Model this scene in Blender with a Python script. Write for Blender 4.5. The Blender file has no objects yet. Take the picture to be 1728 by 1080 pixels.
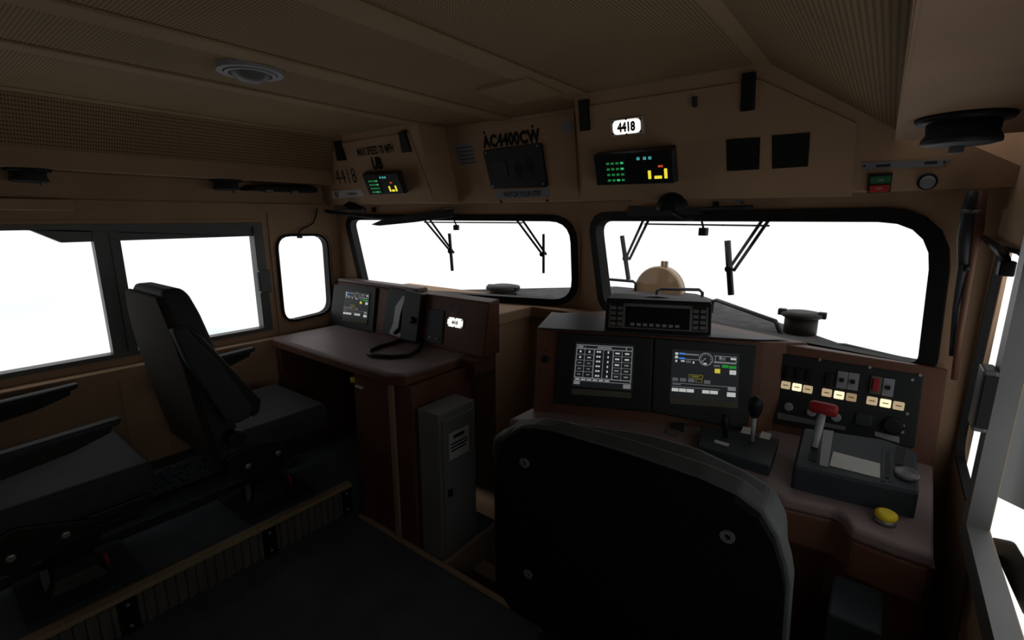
import bpy, bmesh, math, random
from mathutils import Vector, Matrix
from mathutils.geometry import tessellate_polygon
random.seed(7)
S = bpy.context.scene
COL = S.collection
PI = math.pi

# ---------------------------------------------------------------- materials
def mat(name, col, rough=.6, metal=0., spec=.2, var=.12, scale=6., bump=0., emit=None, emit_s=0.):
    m = bpy.data.materials.new(name); m.use_nodes = True
    nt = m.node_tree; b = nt.nodes['Principled BSDF']
    b.inputs['Roughness'].default_value = rough
    b.inputs['Metallic'].default_value = metal
    b.inputs['Specular IOR Level'].default_value = spec
    tc = nt.nodes.new('ShaderNodeTexCoord')
    no = nt.nodes.new('ShaderNodeTexNoise'); no.inputs['Scale'].default_value = scale; no.inputs['Detail'].default_value = 5
    nt.links.new(tc.outputs['Object'], no.inputs['Vector'])
    rp = nt.nodes.new('ShaderNodeValToRGB')
    lo = [c*(1-var) for c in col]; hi = [min(1, c*(1+var)) for c in col]
    rp.color_ramp.elements[0].position = .3; rp.color_ramp.elements[0].color = (*lo, 1)
    rp.color_ramp.elements[1].position = .7; rp.color_ramp.elements[1].color = (*hi, 1)
    nt.links.new(no.outputs['Fac'], rp.inputs['Fac'])
    nt.links.new(rp.outputs['Color'], b.inputs['Base Color'])
    if bump:
        n2 = nt.nodes.new('ShaderNodeTexNoise'); n2.inputs['Scale'].default_value = 120
        nt.links.new(tc.outputs['Object'], n2.inputs['Vector'])
        bp = nt.nodes.new('ShaderNodeBump'); bp.inputs['Strength'].default_value = bump; bp.inputs['Distance'].default_value = .002
        nt.links.new(n2.outputs['Fac'], bp.inputs['Height']); nt.links.new(bp.outputs['Normal'], b.inputs['Normal'])
    if emit:
        b.inputs['Emission Color'].default_value = (*emit, 1); b.inputs['Emission Strength'].default_value = emit_s
    return m

def perforated(name, col, pitch=.0085):
    """painted sheet metal punched with rows of small round holes"""
    m = mat(name, col, .8, spec=.12, var=.1, scale=3)
    nt = m.node_tree; b = nt.nodes['Principled BSDF']
    tc = nt.nodes.new('ShaderNodeTexCoord')
    sc = nt.nodes.new('ShaderNodeVectorMath'); sc.operation = 'SCALE'; sc.inputs['Scale'].default_value = 1/pitch
    fr = nt.nodes.new('ShaderNodeVectorMath'); fr.operation = 'FRACTION'
    sb = nt.nodes.new('ShaderNodeVectorMath'); sb.operation = 'SUBTRACT'; sb.inputs[1].default_value = (.5, .5, 0)
    sp = nt.nodes.new('ShaderNodeSeparateXYZ'); cb = nt.nodes.new('ShaderNodeCombineXYZ')
    ln = nt.nodes.new('ShaderNodeVectorMath'); ln.operation = 'LENGTH'
    lt = nt.nodes.new('ShaderNodeMath'); lt.operation = 'LESS_THAN'; lt.inputs[1].default_value = .27
    mx = nt.nodes.new('ShaderNodeMix'); mx.data_type = 'RGBA'
    L = nt.links.new
    L(tc.outputs['Object'], sc.inputs[0]); L(sc.outputs[0], fr.inputs[0]); L(fr.outputs[0], sb.inputs[0])
    L(sb.outputs[0], sp.inputs[0]); L(sp.outputs['X'], cb.inputs['X']); L(sp.outputs['Y'], cb.inputs['Y'])
    L(cb.outputs[0], ln.inputs[0]); L(ln.outputs['Value'], lt.inputs[0])
    src = b.inputs['Base Color'].links[0].from_socket
    L(lt.outputs[0], mx.inputs['Factor']); L(src, mx.inputs['A']); mx.inputs['B'].default_value = (.085, .06, .033, 1)
    L(mx.outputs['Result'], b.inputs['Base Color'])
    return m

def mesh_metal(name, col):
    m = mat(name, col, .5, .3)
    nt = m.node_tree; b = nt.nodes['Principled BSDF']
    tc = nt.nodes.new('ShaderNodeTexCoord'); w = nt.nodes.new('ShaderNodeTexVoronoi'); w.inputs['Scale'].default_value = 70
    mp = nt.nodes.new('ShaderNodeMapping'); mp.inputs['Scale'].default_value = (1, .55, 1)
    lt = nt.nodes.new('ShaderNodeMath'); lt.operation = 'LESS_THAN'; lt.inputs[1].default_value = .33
    mx = nt.nodes.new('ShaderNodeMix'); mx.data_type = 'RGBA'; L = nt.links.new
    L(tc.outputs['Object'], mp.inputs[0]); L(mp.outputs[0], w.inputs['Vector']); L(w.outputs['Distance'], lt.inputs[0])
    src = b.inputs['Base Color'].links[0].from_socket
    L(lt.outputs[0], mx.inputs['Factor']); L(src, mx.inputs['A']); mx.inputs['B'].default_value = (.01, .01, .01, 1)
    L(mx.outputs['Result'], b.inputs['Base Color'])
    return m

def glass(name):
    m = bpy.data.materials.new(name); m.use_nodes = True; nt = m.node_tree; nt.nodes.clear()
    o = nt.nodes.new('ShaderNodeOutputMaterial'); t = nt.nodes.new('ShaderNodeBsdfTransparent'); g = nt.nodes.new('ShaderNodeBsdfGlossy')
    g.inputs['Roughness'].default_value = .02; t.inputs['Color'].default_value = (.985, .99, .988, 1)
    mx = nt.nodes.new('ShaderNodeMixShader'); mx.inputs['Fac'].default_value = .012
    nt.links.new(t.outputs[0], mx.inputs[1]); nt.links.new(g.outputs[0], mx.inputs[2]); nt.links.new(mx.outputs[0], o.inputs['Surface'])
    return m

def glow(name, col, s):
    m = mat(name, (.02, .02, .02), .4, emit=col, emit_s=s); return m

M = dict(
    beige=mat('painted_beige', (.36, .235, .145), .75, spec=.15, var=.10, scale=4, bump=.08),
    ceil=mat('painted_ceiling', (.31, .215, .12), .75, spec=.15, var=.1, scale=3),
    perf=perforated('perforated_ceiling', (.31, .215, .118)),
    brown=mat('brown_laminate', (.105, .046, .028), .5, var=.15, scale=7),
    desktop=mat('desk_laminate', (.175, .130, .125), .5, var=.08, scale=9),
    floor=mat('dark_rubber_floor', (.062, .074, .085), .8, var=.2, scale=8, bump=.2),
    nosing=mat('tan_edge_strip', (.26, .19, .125), .5),
    black=mat('black_plastic', (.007, .007, .0075), .5),
    blackmatte=mat('black_backboard', (.004, .004, .0042), .95, spec=.05),
    rubber=mat('black_rubber_gasket', (.007, .007, .007), .65),
    dgrey=mat('dark_blue_grey_plastic', (.022, .027, .031), .5),
    bezel=mat('charcoal_bezel', (.013, .015, .016), .5),
    alu=mat('grey_window_frame', (.10, .105, .105), .45, .25),
    channel=mat('pale_window_channel', (.125, .125, .125), .4, .3),
    fabric=mat('dark_seat_vinyl', (.026, .029, .035), .7, var=.12, scale=20, bump=.1),
    rim=mat('grey_seat_vinyl', (.042, .047, .045), .65, var=.12, scale=14, bump=.1),
    shell=mat('brown_seat_shell', (.020, .014, .009), .9),
    seatmetal=mat('black_seat_metal', (.020, .019, .016), .45, .3),
    steel=mat('worn_steel', (.42, .42, .42), .35, .8),
    locker=mat('grey_locker_paint', (.15, .154, .154), .5, var=.1, scale=5),
    paper=mat('off_white_paper', (.42, .43, .43), .8),
    greysticker=mat('grey_sticker', (.22, .22, .24), .7),
    whiteplate=mat('white_plate', (.40, .40, .38), .6),
    ink=mat('black_ink', (.006, .006, .006), .8),
    red=mat('red_plastic', (.25, .014, .018), .45),
    redsign=mat('red_sign_paint', (.42, .03, .02), .6),
    greensign=mat('green_sign_paint', (.02, .13, .05), .6),
    yellow=mat('yellow_plastic', (.62, .46, .02), .45),
    tan=mat('tan_keypad_strip', (.10, .095, .07), .7),
    nose=mat('dark_hood_paint', (.085, .082, .085), .9, spec=.1, var=.35, scale=14),
    hoodgrey=mat('grey_hood_paint', (.036, .035, .034), .6),
    bell=mat('tan_cover_paint', (.26, .18, .105), .35, var=.1),
    ridge=mat('ridged_kick_plate', (.13, .12, .10), .5, .3),
    heater=mesh_metal('heater_mesh', (.085, .10, .12)),
    screen=mat('unlit_screen', (.006, .007, .009), .25),
    g_bg=glow('screen_backlight', (.010, .012, .014), .5),
    g_grey=glow('screen_grey', (.32, .33, .34), .45),
    g_dim=glow('screen_dim', (.12, .125, .14), .6),
    g_white=glow('screen_white', (.58, .59, .58), .75),
    g_blue=glow('screen_blue', (.05, .22, .75), .8),
    g_green=glow('screen_green', (.01, .25, .02), .8),
    g_yel=glow('screen_yellow', (.65, .55, .05), .8),
    g_olive=glow('screen_olive', (.20, .17, .02), .6),
    k_green=glow('key_green', (.02, .30, .08), .55),
    k_brite=glow('key_bright_green', (.05, .55, .22), .8),
    k_cyan=glow('digit_cyan', (.10, .60, .60), .8),
    k_yel=glow('bar_yellow', (.95, .80, .05), .9),
    k_red=glow('bar_red', (.70, .08, .02), .7),
    lampw=glow('number_light', (1., .96, .88), 1.15),
    lampedge=mat('number_light_rim', (.45, .44, .42), .6),
    sw_hi=glow('switch_lamp_bright', (1., .86, .55), 1.1),
    sw_mid=glow('switch_lamp', (.70, .53, .31), .62),
    sw_lo=glow('switch_lamp_dim', (.55, .38, .20), .5),
    glass=glass('window_glass'),
    lens=mat('smoked_lens', (.13, .13, .13), .45, spec=.3),
    ring=mat('grey_light_ring', (.26, .28, .29), .45),
    conduit=mat('dark_conduit', (.035, .037, .042), .4),
    clamp=mat('grey_clamp', (.16, .16, .16), .4, .5),
)

# ---------------------------------------------------------------- geometry
class Fr:
    def __init__(s, o, u, v, n): s.o, s.u, s.v, s.n = Vector(o), Vector(u), Vector(v), Vector(n)
    def p(s, a, b, c=0.): return s.o + s.u*a + s.v*b + s.n*c
    def at(s, a, b, c=0.): return Fr(s.p(a, b, c), s.u, s.v, s.n)
    def rot(s, deg):
        c, d = math.cos(math.radians(deg)), math.sin(math.radians(deg))
        return Fr(s.o, s.u*c + s.v*d, s.v*c - s.u*d, s.n)
W = Fr((0, 0, 0), (1, 0, 0), (0, 1, 0), (0, 0, 1))          # world
def FF(d): return Fr(*d)

class MB:
    """collects shapes for ONE mesh, in world coordinates"""
    def __init__(s): s.bm = bmesh.new()
    def _merge(s, b, bev=0, seg=2, smooth=False, mi=0):
        bmesh.ops.recalc_face_normals(b, faces=b.faces[:])
        if bev:
            bmesh.ops.bevel(b, geom=b.edges[:], offset=bev, segments=seg, affect='EDGES', profile=.5, clamp_overlap=True)
        for f in b.faces: f.smooth = smooth; f.material_index = mi
        me = bpy.data.meshes.new('t'); b.to_mesh(me); b.free(); s.bm.from_mesh(me); bpy.data.meshes.remove(me)
        return s
    def box(s, a, b, fr=W, bev=0, mi=0, seg=2):
        x0, y0, z0 = a; x1, y1, z1 = b
        return s.prism([(x0, y0), (x1, y0), (x1, y1), (x0, y1)], z0, z1, fr, bev, mi, seg)
    def prism(s, pts, w0, w1, fr=W, bev=0, mi=0, seg=2, smooth=False):
        b = bmesh.new()
        lo = [b.verts.new(fr.p(x, y, w0)) for x, y in pts]; hi = [b.verts.new(fr.p(x, y, w1)) for x, y in pts]
        n = len(pts)
        b.faces.new(lo[::-1]); b.faces.new(hi)
        for i in range(n): b.faces.new((lo[i], lo[(i+1) % n], hi[(i+1) % n], hi[i]))
        return s._merge(b, bev, seg, smooth, mi)
    def loft(s, loops, closed=True, cap=True, mi=0, smooth=False, bev=0):
        b = bmesh.new(); rows = [[b.verts.new(p) for p in l] for l in loops]; n = len(rows[0])
        for r0, r1 in zip(rows, rows[1:]):
            for i in range(n if closed else n-1): b.faces.new((r0[i], r0[(i+1) % n], r1[(i+1) % n], r1[i]))
        if cap: b.faces.new(rows[0][::-1]); b.faces.new(rows[-1])
        return s._merge(b, bev, 2, smooth, mi)
    def hull(s, pts, bev=0, mi=0):
        b = bmesh.new(); vs = [b.verts.new(p) for p in pts]
        r = bmesh.ops.convex_hull(b, input=vs)
        bmesh.ops.delete(b, geom=[v for v in b.verts if not v.link_faces], context='VERTS')
        bmesh.ops.dissolve_limit(b, angle_limit=.01, verts=b.verts[:], edges=b.edges[:])
        return s._merge(b, bev, 2, False, mi)
    def tube(s, path, r, seg=10, mi=0, closed=False, cap=True):
        path = [Vector(p) for p in path]; n = len(path)
        rs = r if isinstance(r, (list, tuple)) else [r]*n
        loops = []; up = None
        for i, p in enumerate(path):
            a = path[i-1] if (i > 0 or closed) else p; c = path[(i+1) % n] if (i < n-1 or closed) else p
            t = (c-a).normalized()
            if up is None:
                up = Vector((0, 0, 1)) if abs(t.z) < .9 else Vector((1, 0, 0))
            sd = t.cross(up).normalized(); up = sd.cross(t).normalized()
            loops.append([p + (sd*math.cos(2*PI*k/seg) + up*math.sin(2*PI*k/seg))*rs[i] for k in range(seg)])
        if closed: loops.append(loops[0])
        return s.loft(loops, True, cap and not closed, mi, True)
    def lathe(s, prof, fr=W, seg=28, mi=0, smooth=True, sx=1., sy=1.):
        """prof: (radius, height) pairs along fr.n; starts and ends capped"""
        loops = [[fr.p(r*math.cos(2*PI*k/seg)*sx, r*math.sin(2*PI*k/seg)*sy, h) for k in range(seg)] for r, h in prof]
        b = bmesh.new(); rows = [[b.verts.new(p) for p in l] for l in loops]
        for r0, r1 in zip(rows, rows[1:]):
            for i in range(seg): b.faces.new((r0[i], r0[(i+1) % seg], r1[(i+1) % seg], r1[i]))
        b.faces.new(rows[0][::-1]); b.faces.new(rows[-1])
        bmesh.ops.recalc_face_normals(b, faces=b.faces[:])
        for f in b.faces:
            f.smooth = smooth and len(f.verts) == 4; f.material_index = mi
        me = bpy.data.meshes.new('t'); b.to_mesh(me); b.free(); s.bm.from_mesh(me); bpy.data.meshes.remove(me)
        return s
    def sheet(s, outer, holes, w0, w1, fr=W, mi=0):
        """flat plate with holes cut right through"""
        b = bmesh.new(); flat = list(outer) + [p for h in holes for p in h]
        tri = tessellate_polygon([[Vector((x, y, 0)) for x, y in outer]] + [[Vector((x, y, 0)) for x, y in h] for h in holes])
        lo = [b.verts.new(fr.p(x, y, w0)) for x, y in flat]; hi = [b.verts.new(fr.p(x, y, w1)) for x, y in flat]
        for t in tri:
            try: b.faces.new([hi[i] for i in t]); b.faces.new([lo[i] for i in reversed(t)])
            except ValueError: pass
        k = 0
        for l in [outer] + list(holes):
            n = len(l)
            for i in range(n):
                a, c = k+i, k+(i+1) % n
                b.faces.new((lo[a], lo[c], hi[c], hi[a]))
            k += n
        return s._merge(b, 0, 2, False, mi)
    def ring(s, inner, outer, w0, w1, fr=W, mi=0, smooth=False):
        n = len(inner); b = bmesh.new()
        rows = [[b.verts.new(fr.p(x, y, w)) for x, y in l] for l, w in ((inner, w0), (inner, w1), (outer, w1), (outer, w0))]
        for k in range(4):
            r0, r1 = rows[k], rows[(k+1) % 4]
            for i in range(n): b.faces.new((r0[i], r0[(i+1) % n], r1[(i+1) % n], r1[i]))
        return s._merge(b, 0, 2, smooth, mi)
    def quad(s, u0, v0, u1, v1, w, fr, mi=0):
        b = bmesh.new(); b.faces.new([b.verts.new(fr.p(*q, w)) for q in ((u0, v0), (u1, v0), (u1, v1), (u0, v1))])
        for f in b.faces: f.material_index = mi
        me = bpy.data.meshes.new('t'); b.to_mesh(me); b.free(); s.bm.from_mesh(me); bpy.data.meshes.remove(me)
        return s

def rounded(pts, r, n=5):
    """round the corners of a polygon; r is one radius or one per corner"""
    out = []; k = len(pts); rs = r if isinstance(r, (list, tuple)) else [r]*k
    for i in range(k):
        p = Vector(pts[i]).to_2d(); a = (Vector(pts[i-1]).to_2d()-p); c = (Vector(pts[(i+1) % k]).to_2d()-p)
        rr = min(rs[i], a.length*.48, c.length*.48)
        a.normalize(); c.normalize(); p0 = p+a*rr; p1 = p+c*rr
        for j in range(n+1):
            t = j/n; out.append(tuple(p0*(1-t)**2 + p*2*t*(1-t) + p1*t*t))
    return out
def offset_poly(pts, d):
    """grow (d>0) or shrink a counter-clockwise polygon"""
    n = len(pts); out = []
    ar = sum(pts[i][0]*pts[(i+1) % n][1]-pts[(i+1) % n][0]*pts[i][1] for i in range(n))
    sgn = 1 if ar > 0 else -1
    for i in range(n):
        a = Vector(pts[i-1]).to_2d(); p = Vector(pts[i]).to_2d(); c = Vector(pts[(i+1) % n]).to_2d()
        e0 = (p-a); e1 = (c-p)
        if e0.length < 1e-7 or e1.length < 1e-7: e0 = e1 = (c-a)
        e0.normalize(); e1.normalize()
        n0 = Vector((e0.y, -e0.x)); n1 = Vector((e1.y, -e1.x)); m = (n0+n1)
        m = m.normalized() if m.length > 1e-6 else n0
        k = d/max(.5, m.dot(n0))*sgn
        out.append((p.x+m.x*k, p.y+m.y*k))
    return out
def circle(cx, cy, r, n=24): return [(cx+r*math.cos(2*PI*i/n), cy+r*math.sin(2*PI*i/n)) for i in range(n)]

# ---------------------------------------------------------------- objects
def wloc(o):
    v = Vector(o.location)
    while o.parent: o = o.parent; v += Vector(o.location)
    return v
def link(name, me, parent=None, pivot=None):
    o = bpy.data.objects.new(name, me); COL.objects.link(o)
    piv = Vector((0, 0, 0))
    if parent is not None: piv = wloc(parent); o.parent = parent
    elif pivot is not None: piv = Vector(pivot); o.location = piv
    if piv.length: me.transform(Matrix.Translation(-piv))
    return o
def obj(name, mb, m, parent=None, label=None, cat=None, group=None, kind=None, pivot=None):
    me = bpy.data.meshes.new(name); mb.bm.to_mesh(me); mb.bm.free()
    for q in (m if isinstance(m, (list, tuple)) else [m]): me.materials.append(M[q] if isinstance(q, str) else q)
    if parent is None and pivot is None and kind is None and len(me.vertices):
        xs = [v.co for v in me.vertices]
        lo = Vector((min(c.x for c in xs), min(c.y for c in xs), min(c.z for c in xs))); hi = Vector((max(c.x for c in xs), max(c.y for c in xs), max(c.z for c in xs)))
        pivot = ((lo.x+hi.x)/2, (lo.y+hi.y)/2, lo.z)
    o = link(name, me, parent, pivot)
    tag(o, label, cat, group, kind); return o
def tag(o, label=None, cat=None, group=None, kind=None):
    if label: o['label'] = label
    if cat: o['category'] = cat
    if group: o['group'] = group
    if kind: o['kind'] = kind
    return o
def thing(name, label, cat, loc, group=None):
    o = bpy.data.objects.new(name, None); COL.objects.link(o); o.location = loc; o.empty_display_size = .1
    return tag(o, label, cat, group)
def struct(name, mb, m, label=None, parent=None):
    return obj(name, mb, m, parent, label, kind=None if parent else 'structure')
def text(name, s, fr, u, v, h, m, parent, w=.001, sx=1., bold=0., align='CENTER', spacing=1., label=None):
    cu = bpy.data.curves.new('t', 'FONT'); cu.body = s; cu.size = 1; cu.align_x = align; cu.align_y = 'CENTER'
    cu.offset = bold; cu.space_character = spacing; cu.resolution_u = 3; cu.extrude = 0
    o = bpy.data.objects.new('t', cu); COL.objects.link(o); bpy.context.view_layer.update()
    me = bpy.data.meshes.new_from_object(o.evaluated_get(bpy.context.evaluated_depsgraph_get()))
    bpy.data.objects.remove(o); bpy.data.curves.remove(cu)
    ys = [q.co.y for q in me.vertices]; k = h/max(1e-6, max(ys)-min(ys)); yc = (max(ys)+min(ys))/2
    for q in me.vertices: q.co = fr.p(u+q.co.x*k*sx, v+(q.co.y-yc)*k, w)
    me.materials.clear(); me.materials.append(M[m]); me.name = name
    return tag(link(name, me, parent), label)
def dup(root, loc, label):
    r = root.copy(); COL.objects.link(r); r.location = loc; r['label'] = label
    for ch in list(root.children):
        c = ch.copy(); COL.objects.link(c); c.parent = r
        for g in ch.children:
            d = g.copy(); COL.objects.link(d); d.parent = c
    return r
def screw(name, fr, u, v, r, parent, m='steel', h=.004):
    return obj(name, MB().lathe([(r, 0), (r, h*.5), (r*.7, h)], fr.at(u, v), 12), m, parent)
# ================================================================ THE CAB SHELL
WL, WR, VL, VR = FF([(-2.72,0,0),(0,1,0),(0,0,1),(1,0,0)]), FF([(0.23,0,0),(0,-1,0),(0,0,1),(-1,0,0)]), FF([(-1.245,2.2,0),(0.9579,0.2874,0),(0,0,1),(0.2874,-0.9579,0)]), FF([(-1.245,2.2,0),(0.9579,-0.2874,0),(0,0,1),(-0.2874,-0.9579,0)])
OHL, OHC = FF([(0,1.7,1.52),(1,0,0),(0,-0.2426,0.9701),(0,-0.9701,-0.2426)]), FF([(0,1.88,1.52),(1,0,0),(0,-0.2426,0.9701),(0,-0.9701,-0.2426)])
XL, XR, CX = -2.72, .23, -1.245
# floor, step well and raised platform
struct('floor', MB().box((-2.78, -1.1, -.06), (.29, 1.25, 0)).box((-2.78, 1.25, -.06), (-1.32, 1.62, 0)).box((-2.78, 1.2, -.30), (.29, 2.3, -.2)).box((-1.325, 1.2, -.21), (.29, 1.25, -.05)), 'floor', 'dark rubber covered cab floor')
struct('trim_1', MB().box((-1.9, 1.225, 0), (-.5, 1.25, .012), bev=.003).box((-1.335, 1.25, -.19), (-1.315, 1.62, .008), bev=.003), 'nosing', 'tan edge strip along the floor before the step')
struct('trim_2', MB().box((-1.50, 1.42, -.2), (-.9, 1.5, -.13)).box((-1.47, 1.55, -.2), (-.9, 1.62, -.08)), 'nosing', 'tan step treads down to the nose door')
pf = struct('platform', MB().box((-2.72, -1.05, -.05), (-1.975, 1.78, .151)), 'floor', 'raised dark platform under the left seats')
obj('edge_strip', MB().box((-2.0, -1.05, .136), (-1.957, 1.245, .156), bev=.003), 'nosing', pf, 'tan nosing strip')
def ridged(y0, y1):
    n = max(2, round((y1-y0)/.034)); mb = MB(); prof = []
    for i in range(n):
        a = y0+(y1-y0)*i/n; d = (y1-y0)/n
        prof += [(a, -1.968), (a+d*.45, -1.968), (a+d*.55, -1.957), (a+d*.95, -1.957)]
    lo = [(x, y, .008) for y, x in prof]; hi = [(x, y, .134) for y, x in prof]
    b = bmesh.new(); L0 = [b.verts.new(p) for p in lo]; L1 = [b.verts.new(p) for p in hi]
    for i in range(len(lo)-1): b.faces.new((L0[i], L0[i+1], L1[i+1], L1[i]))
    return mb._merge(b)
for y0, y1 in ((-.2, .30), (.36, .80), (.86, 1.19)): obj('kick_plate', ridged(y0, y1), 'ridge', pf, 'ridged grey kick plate')
for y in (.33, .83, 1.21):
    p = obj('kick_post', MB().box((-1.975, y-.028, .0), (-1.955, y+.028, .136)), 'black', pf)
    screw('screw', Fr((-1.955, y, .03), (0, 1, 0), (0, 0, 1), (1, 0, 0)), 0, 0, .006, p)
    screw('screw', Fr((-1.955, y, .115), (0, 1, 0), (0, 0, 1), (1, 0, 0)), 0, 0, .006, p)

# side walls with a sliding window and a small fixed pane each
port = rounded([(1.375, .853), (1.672, .872), (1.678, 1.338), (1.377, 1.342)], .075)
portr = rounded([(1.40, .805), (1.738, .815), (1.708, 1.372), (1.40, 1.372)], .07)
win = [(-.45, .825), (1.285, .825), (1.285, 1.408), (-.45, 1.408)]
side = [(-1.08, -.3), (1.80, -.3), (1.80, 1.95), (-1.08, 1.95)]
struct('wall_left', MB().sheet(side, [win, offset_poly(port, .012)], -.06, 0, WL), 'beige', 'beige left cab wall')
mir = lambda q: [(-y, z) for y, z in q][::-1]
struct('wall_right', MB().sheet(mir(side), [mir(win), mir(offset_poly(portr, .006))], -.012, 0, WR), 'beige', 'beige right cab wall')
struct('wall_back', MB().box((-2.78, -1.1, -.05), (.29, -1.05, 1.95)), 'beige', 'beige rear cab wall')
# lower liner, panel lines and heater along the left wall
struct('trim_3', MB().box((-2.72, -1.05, .15), (-2.645, 1.36, .785), bev=.006), 'beige', 'beige lower wall liner')
mb = MB()
for y0, y1, z0, z1 in ((-.6, .48, .34, .72), (.56, .72, .34, .735), (.80, 1.34, .34, .72)):
    mb.box((-2.648, y0, z0), (-2.640, y1, z1), bev=.002)
struct('trim_4', mb, 'beige', 'shallow panels on the lower left wall')
struct('trim_5', MB().box((-2.645, -1.05, .151), (-2.352, 1.20, .19), bev=.006), 'dgrey', 'low grey ledge along the left wall')
struct('trim_6', MB().sheet([(1.335, .30), (1.76, .30), (1.76, 1.47), (1.335, 1.47)], [offset_poly(port, .03)], 0, .006, WL), 'beige', 'beige panel round the left fixed pane')
struct('trim_7', MB().box((-2.72, -1.05, 1.425), (-2.708, 1.30, 1.436)).box((-2.72, -1.05, 1.505), (-2.70, 1.74, 1.52)), 'beige', 'thin ribs over the left window')
struct('trim_8', MB().sheet(mir([(1.302, .30), (1.756, .30), (1.756, 1.47), (1.302, 1.47)]), [mir(offset_poly(portr, .010))], 0, .006, WR), 'beige', 'beige panel round the right fixed pane')
t = thing('heater', 'long mesh covered heater at the foot of the left wall', 'heater', (-2.58, .6, .19))
obj('mesh_cover', MB().box((-2.645, -.6, .19), (-2.515, 1.18, .315), bev=.012), 'heater', t)

# front wall: two flat halves swept back from the centre post
wl_o = rounded([(-1.428, 1.432), (-1.345, 1.018), (-.031, 1.022), (-.054, 1.427)], [.05, .04, .11, .11])
wr_o = rounded([(.110, 1.430), (.198, 1.033), (1.425, 1.035), (1.4065, 1.4355)], [.07, .05, .025, .13])
struct('wall_front', MB().sheet([(-1.56, -.3), (.02, -.3), (.02, 1.95), (-1.56, 1.95)], [offset_poly(wl_o, .012)], -.05, 0, VL)
       .sheet([(-.02, -.3), (1.56, -.3), (1.56, 1.95), (-.02, 1.95)], [offset_poly(wr_o, .012)], -.05, 0, VR), 'beige', 'beige front wall with the centre post')
def fixed_window(n, fr, out, label, wide, proud=.018, deep=.04):
    r = obj('window_%d' % n, MB().prism(out, -deep*.85, -deep*.65, fr), 'glass', label=label, kind='structure')
    obj('gasket', MB().ring(out, offset_poly(out, wide), -deep, proud, fr), 'rubber', r, 'black rubber gasket')
    return r
fixed_window(1, VL, wl_o, 'left windshield pane in a black gasket', .034)
fixed_window(2, VR, wr_o, 'right windshield pane in a black gasket', .042)
fixed_window(3, WL, port, 'small rounded fixed pane in the left wall', .014, .010)
fixed_window(4, WR, mir(portr), 'small rounded fixed pane in the right wall', .009, .007, .012)
def sliding_window(n, fr, m, label, fw_, proud, deep=.045):
    r = obj('window_%d' % n, MB().prism(m([(-.44, .83), (1.28, .83), (1.28, 1.405), (-.44, 1.405)]), -.010, -.006, fr), 'glass', label=label, kind='structure')
    o_, i_ = m([(-.47, .825-fw_), (1.298, .825-fw_), (1.298, 1.418), (-.47, 1.418)]), m([(-.40, .842), (1.248, .842), (1.248, 1.398), (-.40, 1.398)])
    obj('frame', MB().ring(i_, o_, -deep, proud, fr), 'alu' if n == 5 else 'channel', r, 'grey metal sliding window frame')
    obj('sash_rail', MB().prism(m([(0.3762,1.4039),(0.472,1.3453)]+[(1.25, 1.349), (1.25, 1.40), (.33, 1.40)]), -.045, .002, fr), 'alu', r, 'dark grey top rail of the sash')
    q = m([(.575, .84), (.668, .84), (.668, 1.39), (.575, 1.39)])
    obj('meeting_rail', MB().prism(q, -.04, .006, fr).prism(m([(.630, .84), (.636, .84), (.636, 1.39), (.630, 1.39)]), .006, .011, fr), 'alu', r)
    c = m([(1.245, 1.04), (1.305, 1.04), (1.305, 1.165), (1.245, 1.165)])
    k = obj('latch', MB().prism(c, proud, proud+.022, fr, bev=.004), 'alu', r, 'grey box latch')
    c = m([(1.240, 1.05), (1.247, 1.05), (1.247, 1.155), (1.240, 1.155)])
    obj('catch', MB().prism(c, proud, proud+.018, fr), 'black', k)
    return r
sliding_window(5, WL, lambda q: q, 'sliding side window behind the left seats', .004, .012)
sliding_window(6, WR, mir, 'sliding side window with pale channel at right', .03, .03, .004)

# ceiling: flat middle, sloping sides, boxed ducts at both walls
t_ = .04
def roof(pts, w=t_, y0=-1.08, y1=1.95):
    return MB().loft([[(x, y0, z) for x, z in pts]+[(x, y0, z+w) for x, z in reversed(pts)], [(x, y1, z) for x, z in pts]+[(x, y1, z+w) for x, z in reversed(pts)]])
ce = struct('ceiling', roof([(-2.57, 1.69), (-2.45, 1.875), (-.33, 1.875), (0, 1.66)]), 'perf', 'perforated beige cab ceiling')
for nm, x0, x1, z in (('trim_9', -2.452, -2.385, 1.871), ('trim_10', -1.84, -1.775, 1.868), ('trim_11', -1.46, -1.375, 1.868), ('trim_12', -.99, -.90, 1.868), ('trim_13', -.36, -.30, 1.868)):
    struct(nm, MB().box((x0, -1.05, z), (x1, 1.9, 1.876), bev=.002), 'ceil', 'plain strip across the perforated ceiling')
struct('trim_14', MB().prism([(-1.159,1.3212),(-0.9382,1.295),(-0.9593,1.5348),(-1.1814,1.5444)], 1.862, 1.876, bev=.002), 'ceil', 'plain access plate on the ceiling')
struct('trim_15', MB().box((-2.74, -1.08, 1.63), (-2.562, 1.66, 1.72)), 'beige', 'boxed air duct along the left wall')
struct('trim_16', MB().hull([(0.0092-.003, -1.08, 1.63), (-.016, 1.56, 1.63), (.25, -1.08, 1.63), (.25, 1.56, 1.63), (.0, -1.08, 1.72), (-.02, 1.56, 1.72), (.25, -1.08, 1.72), (.25, 1.56, 1.72)], .006), 'beige', 'boxed air duct along the right wall')
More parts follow.
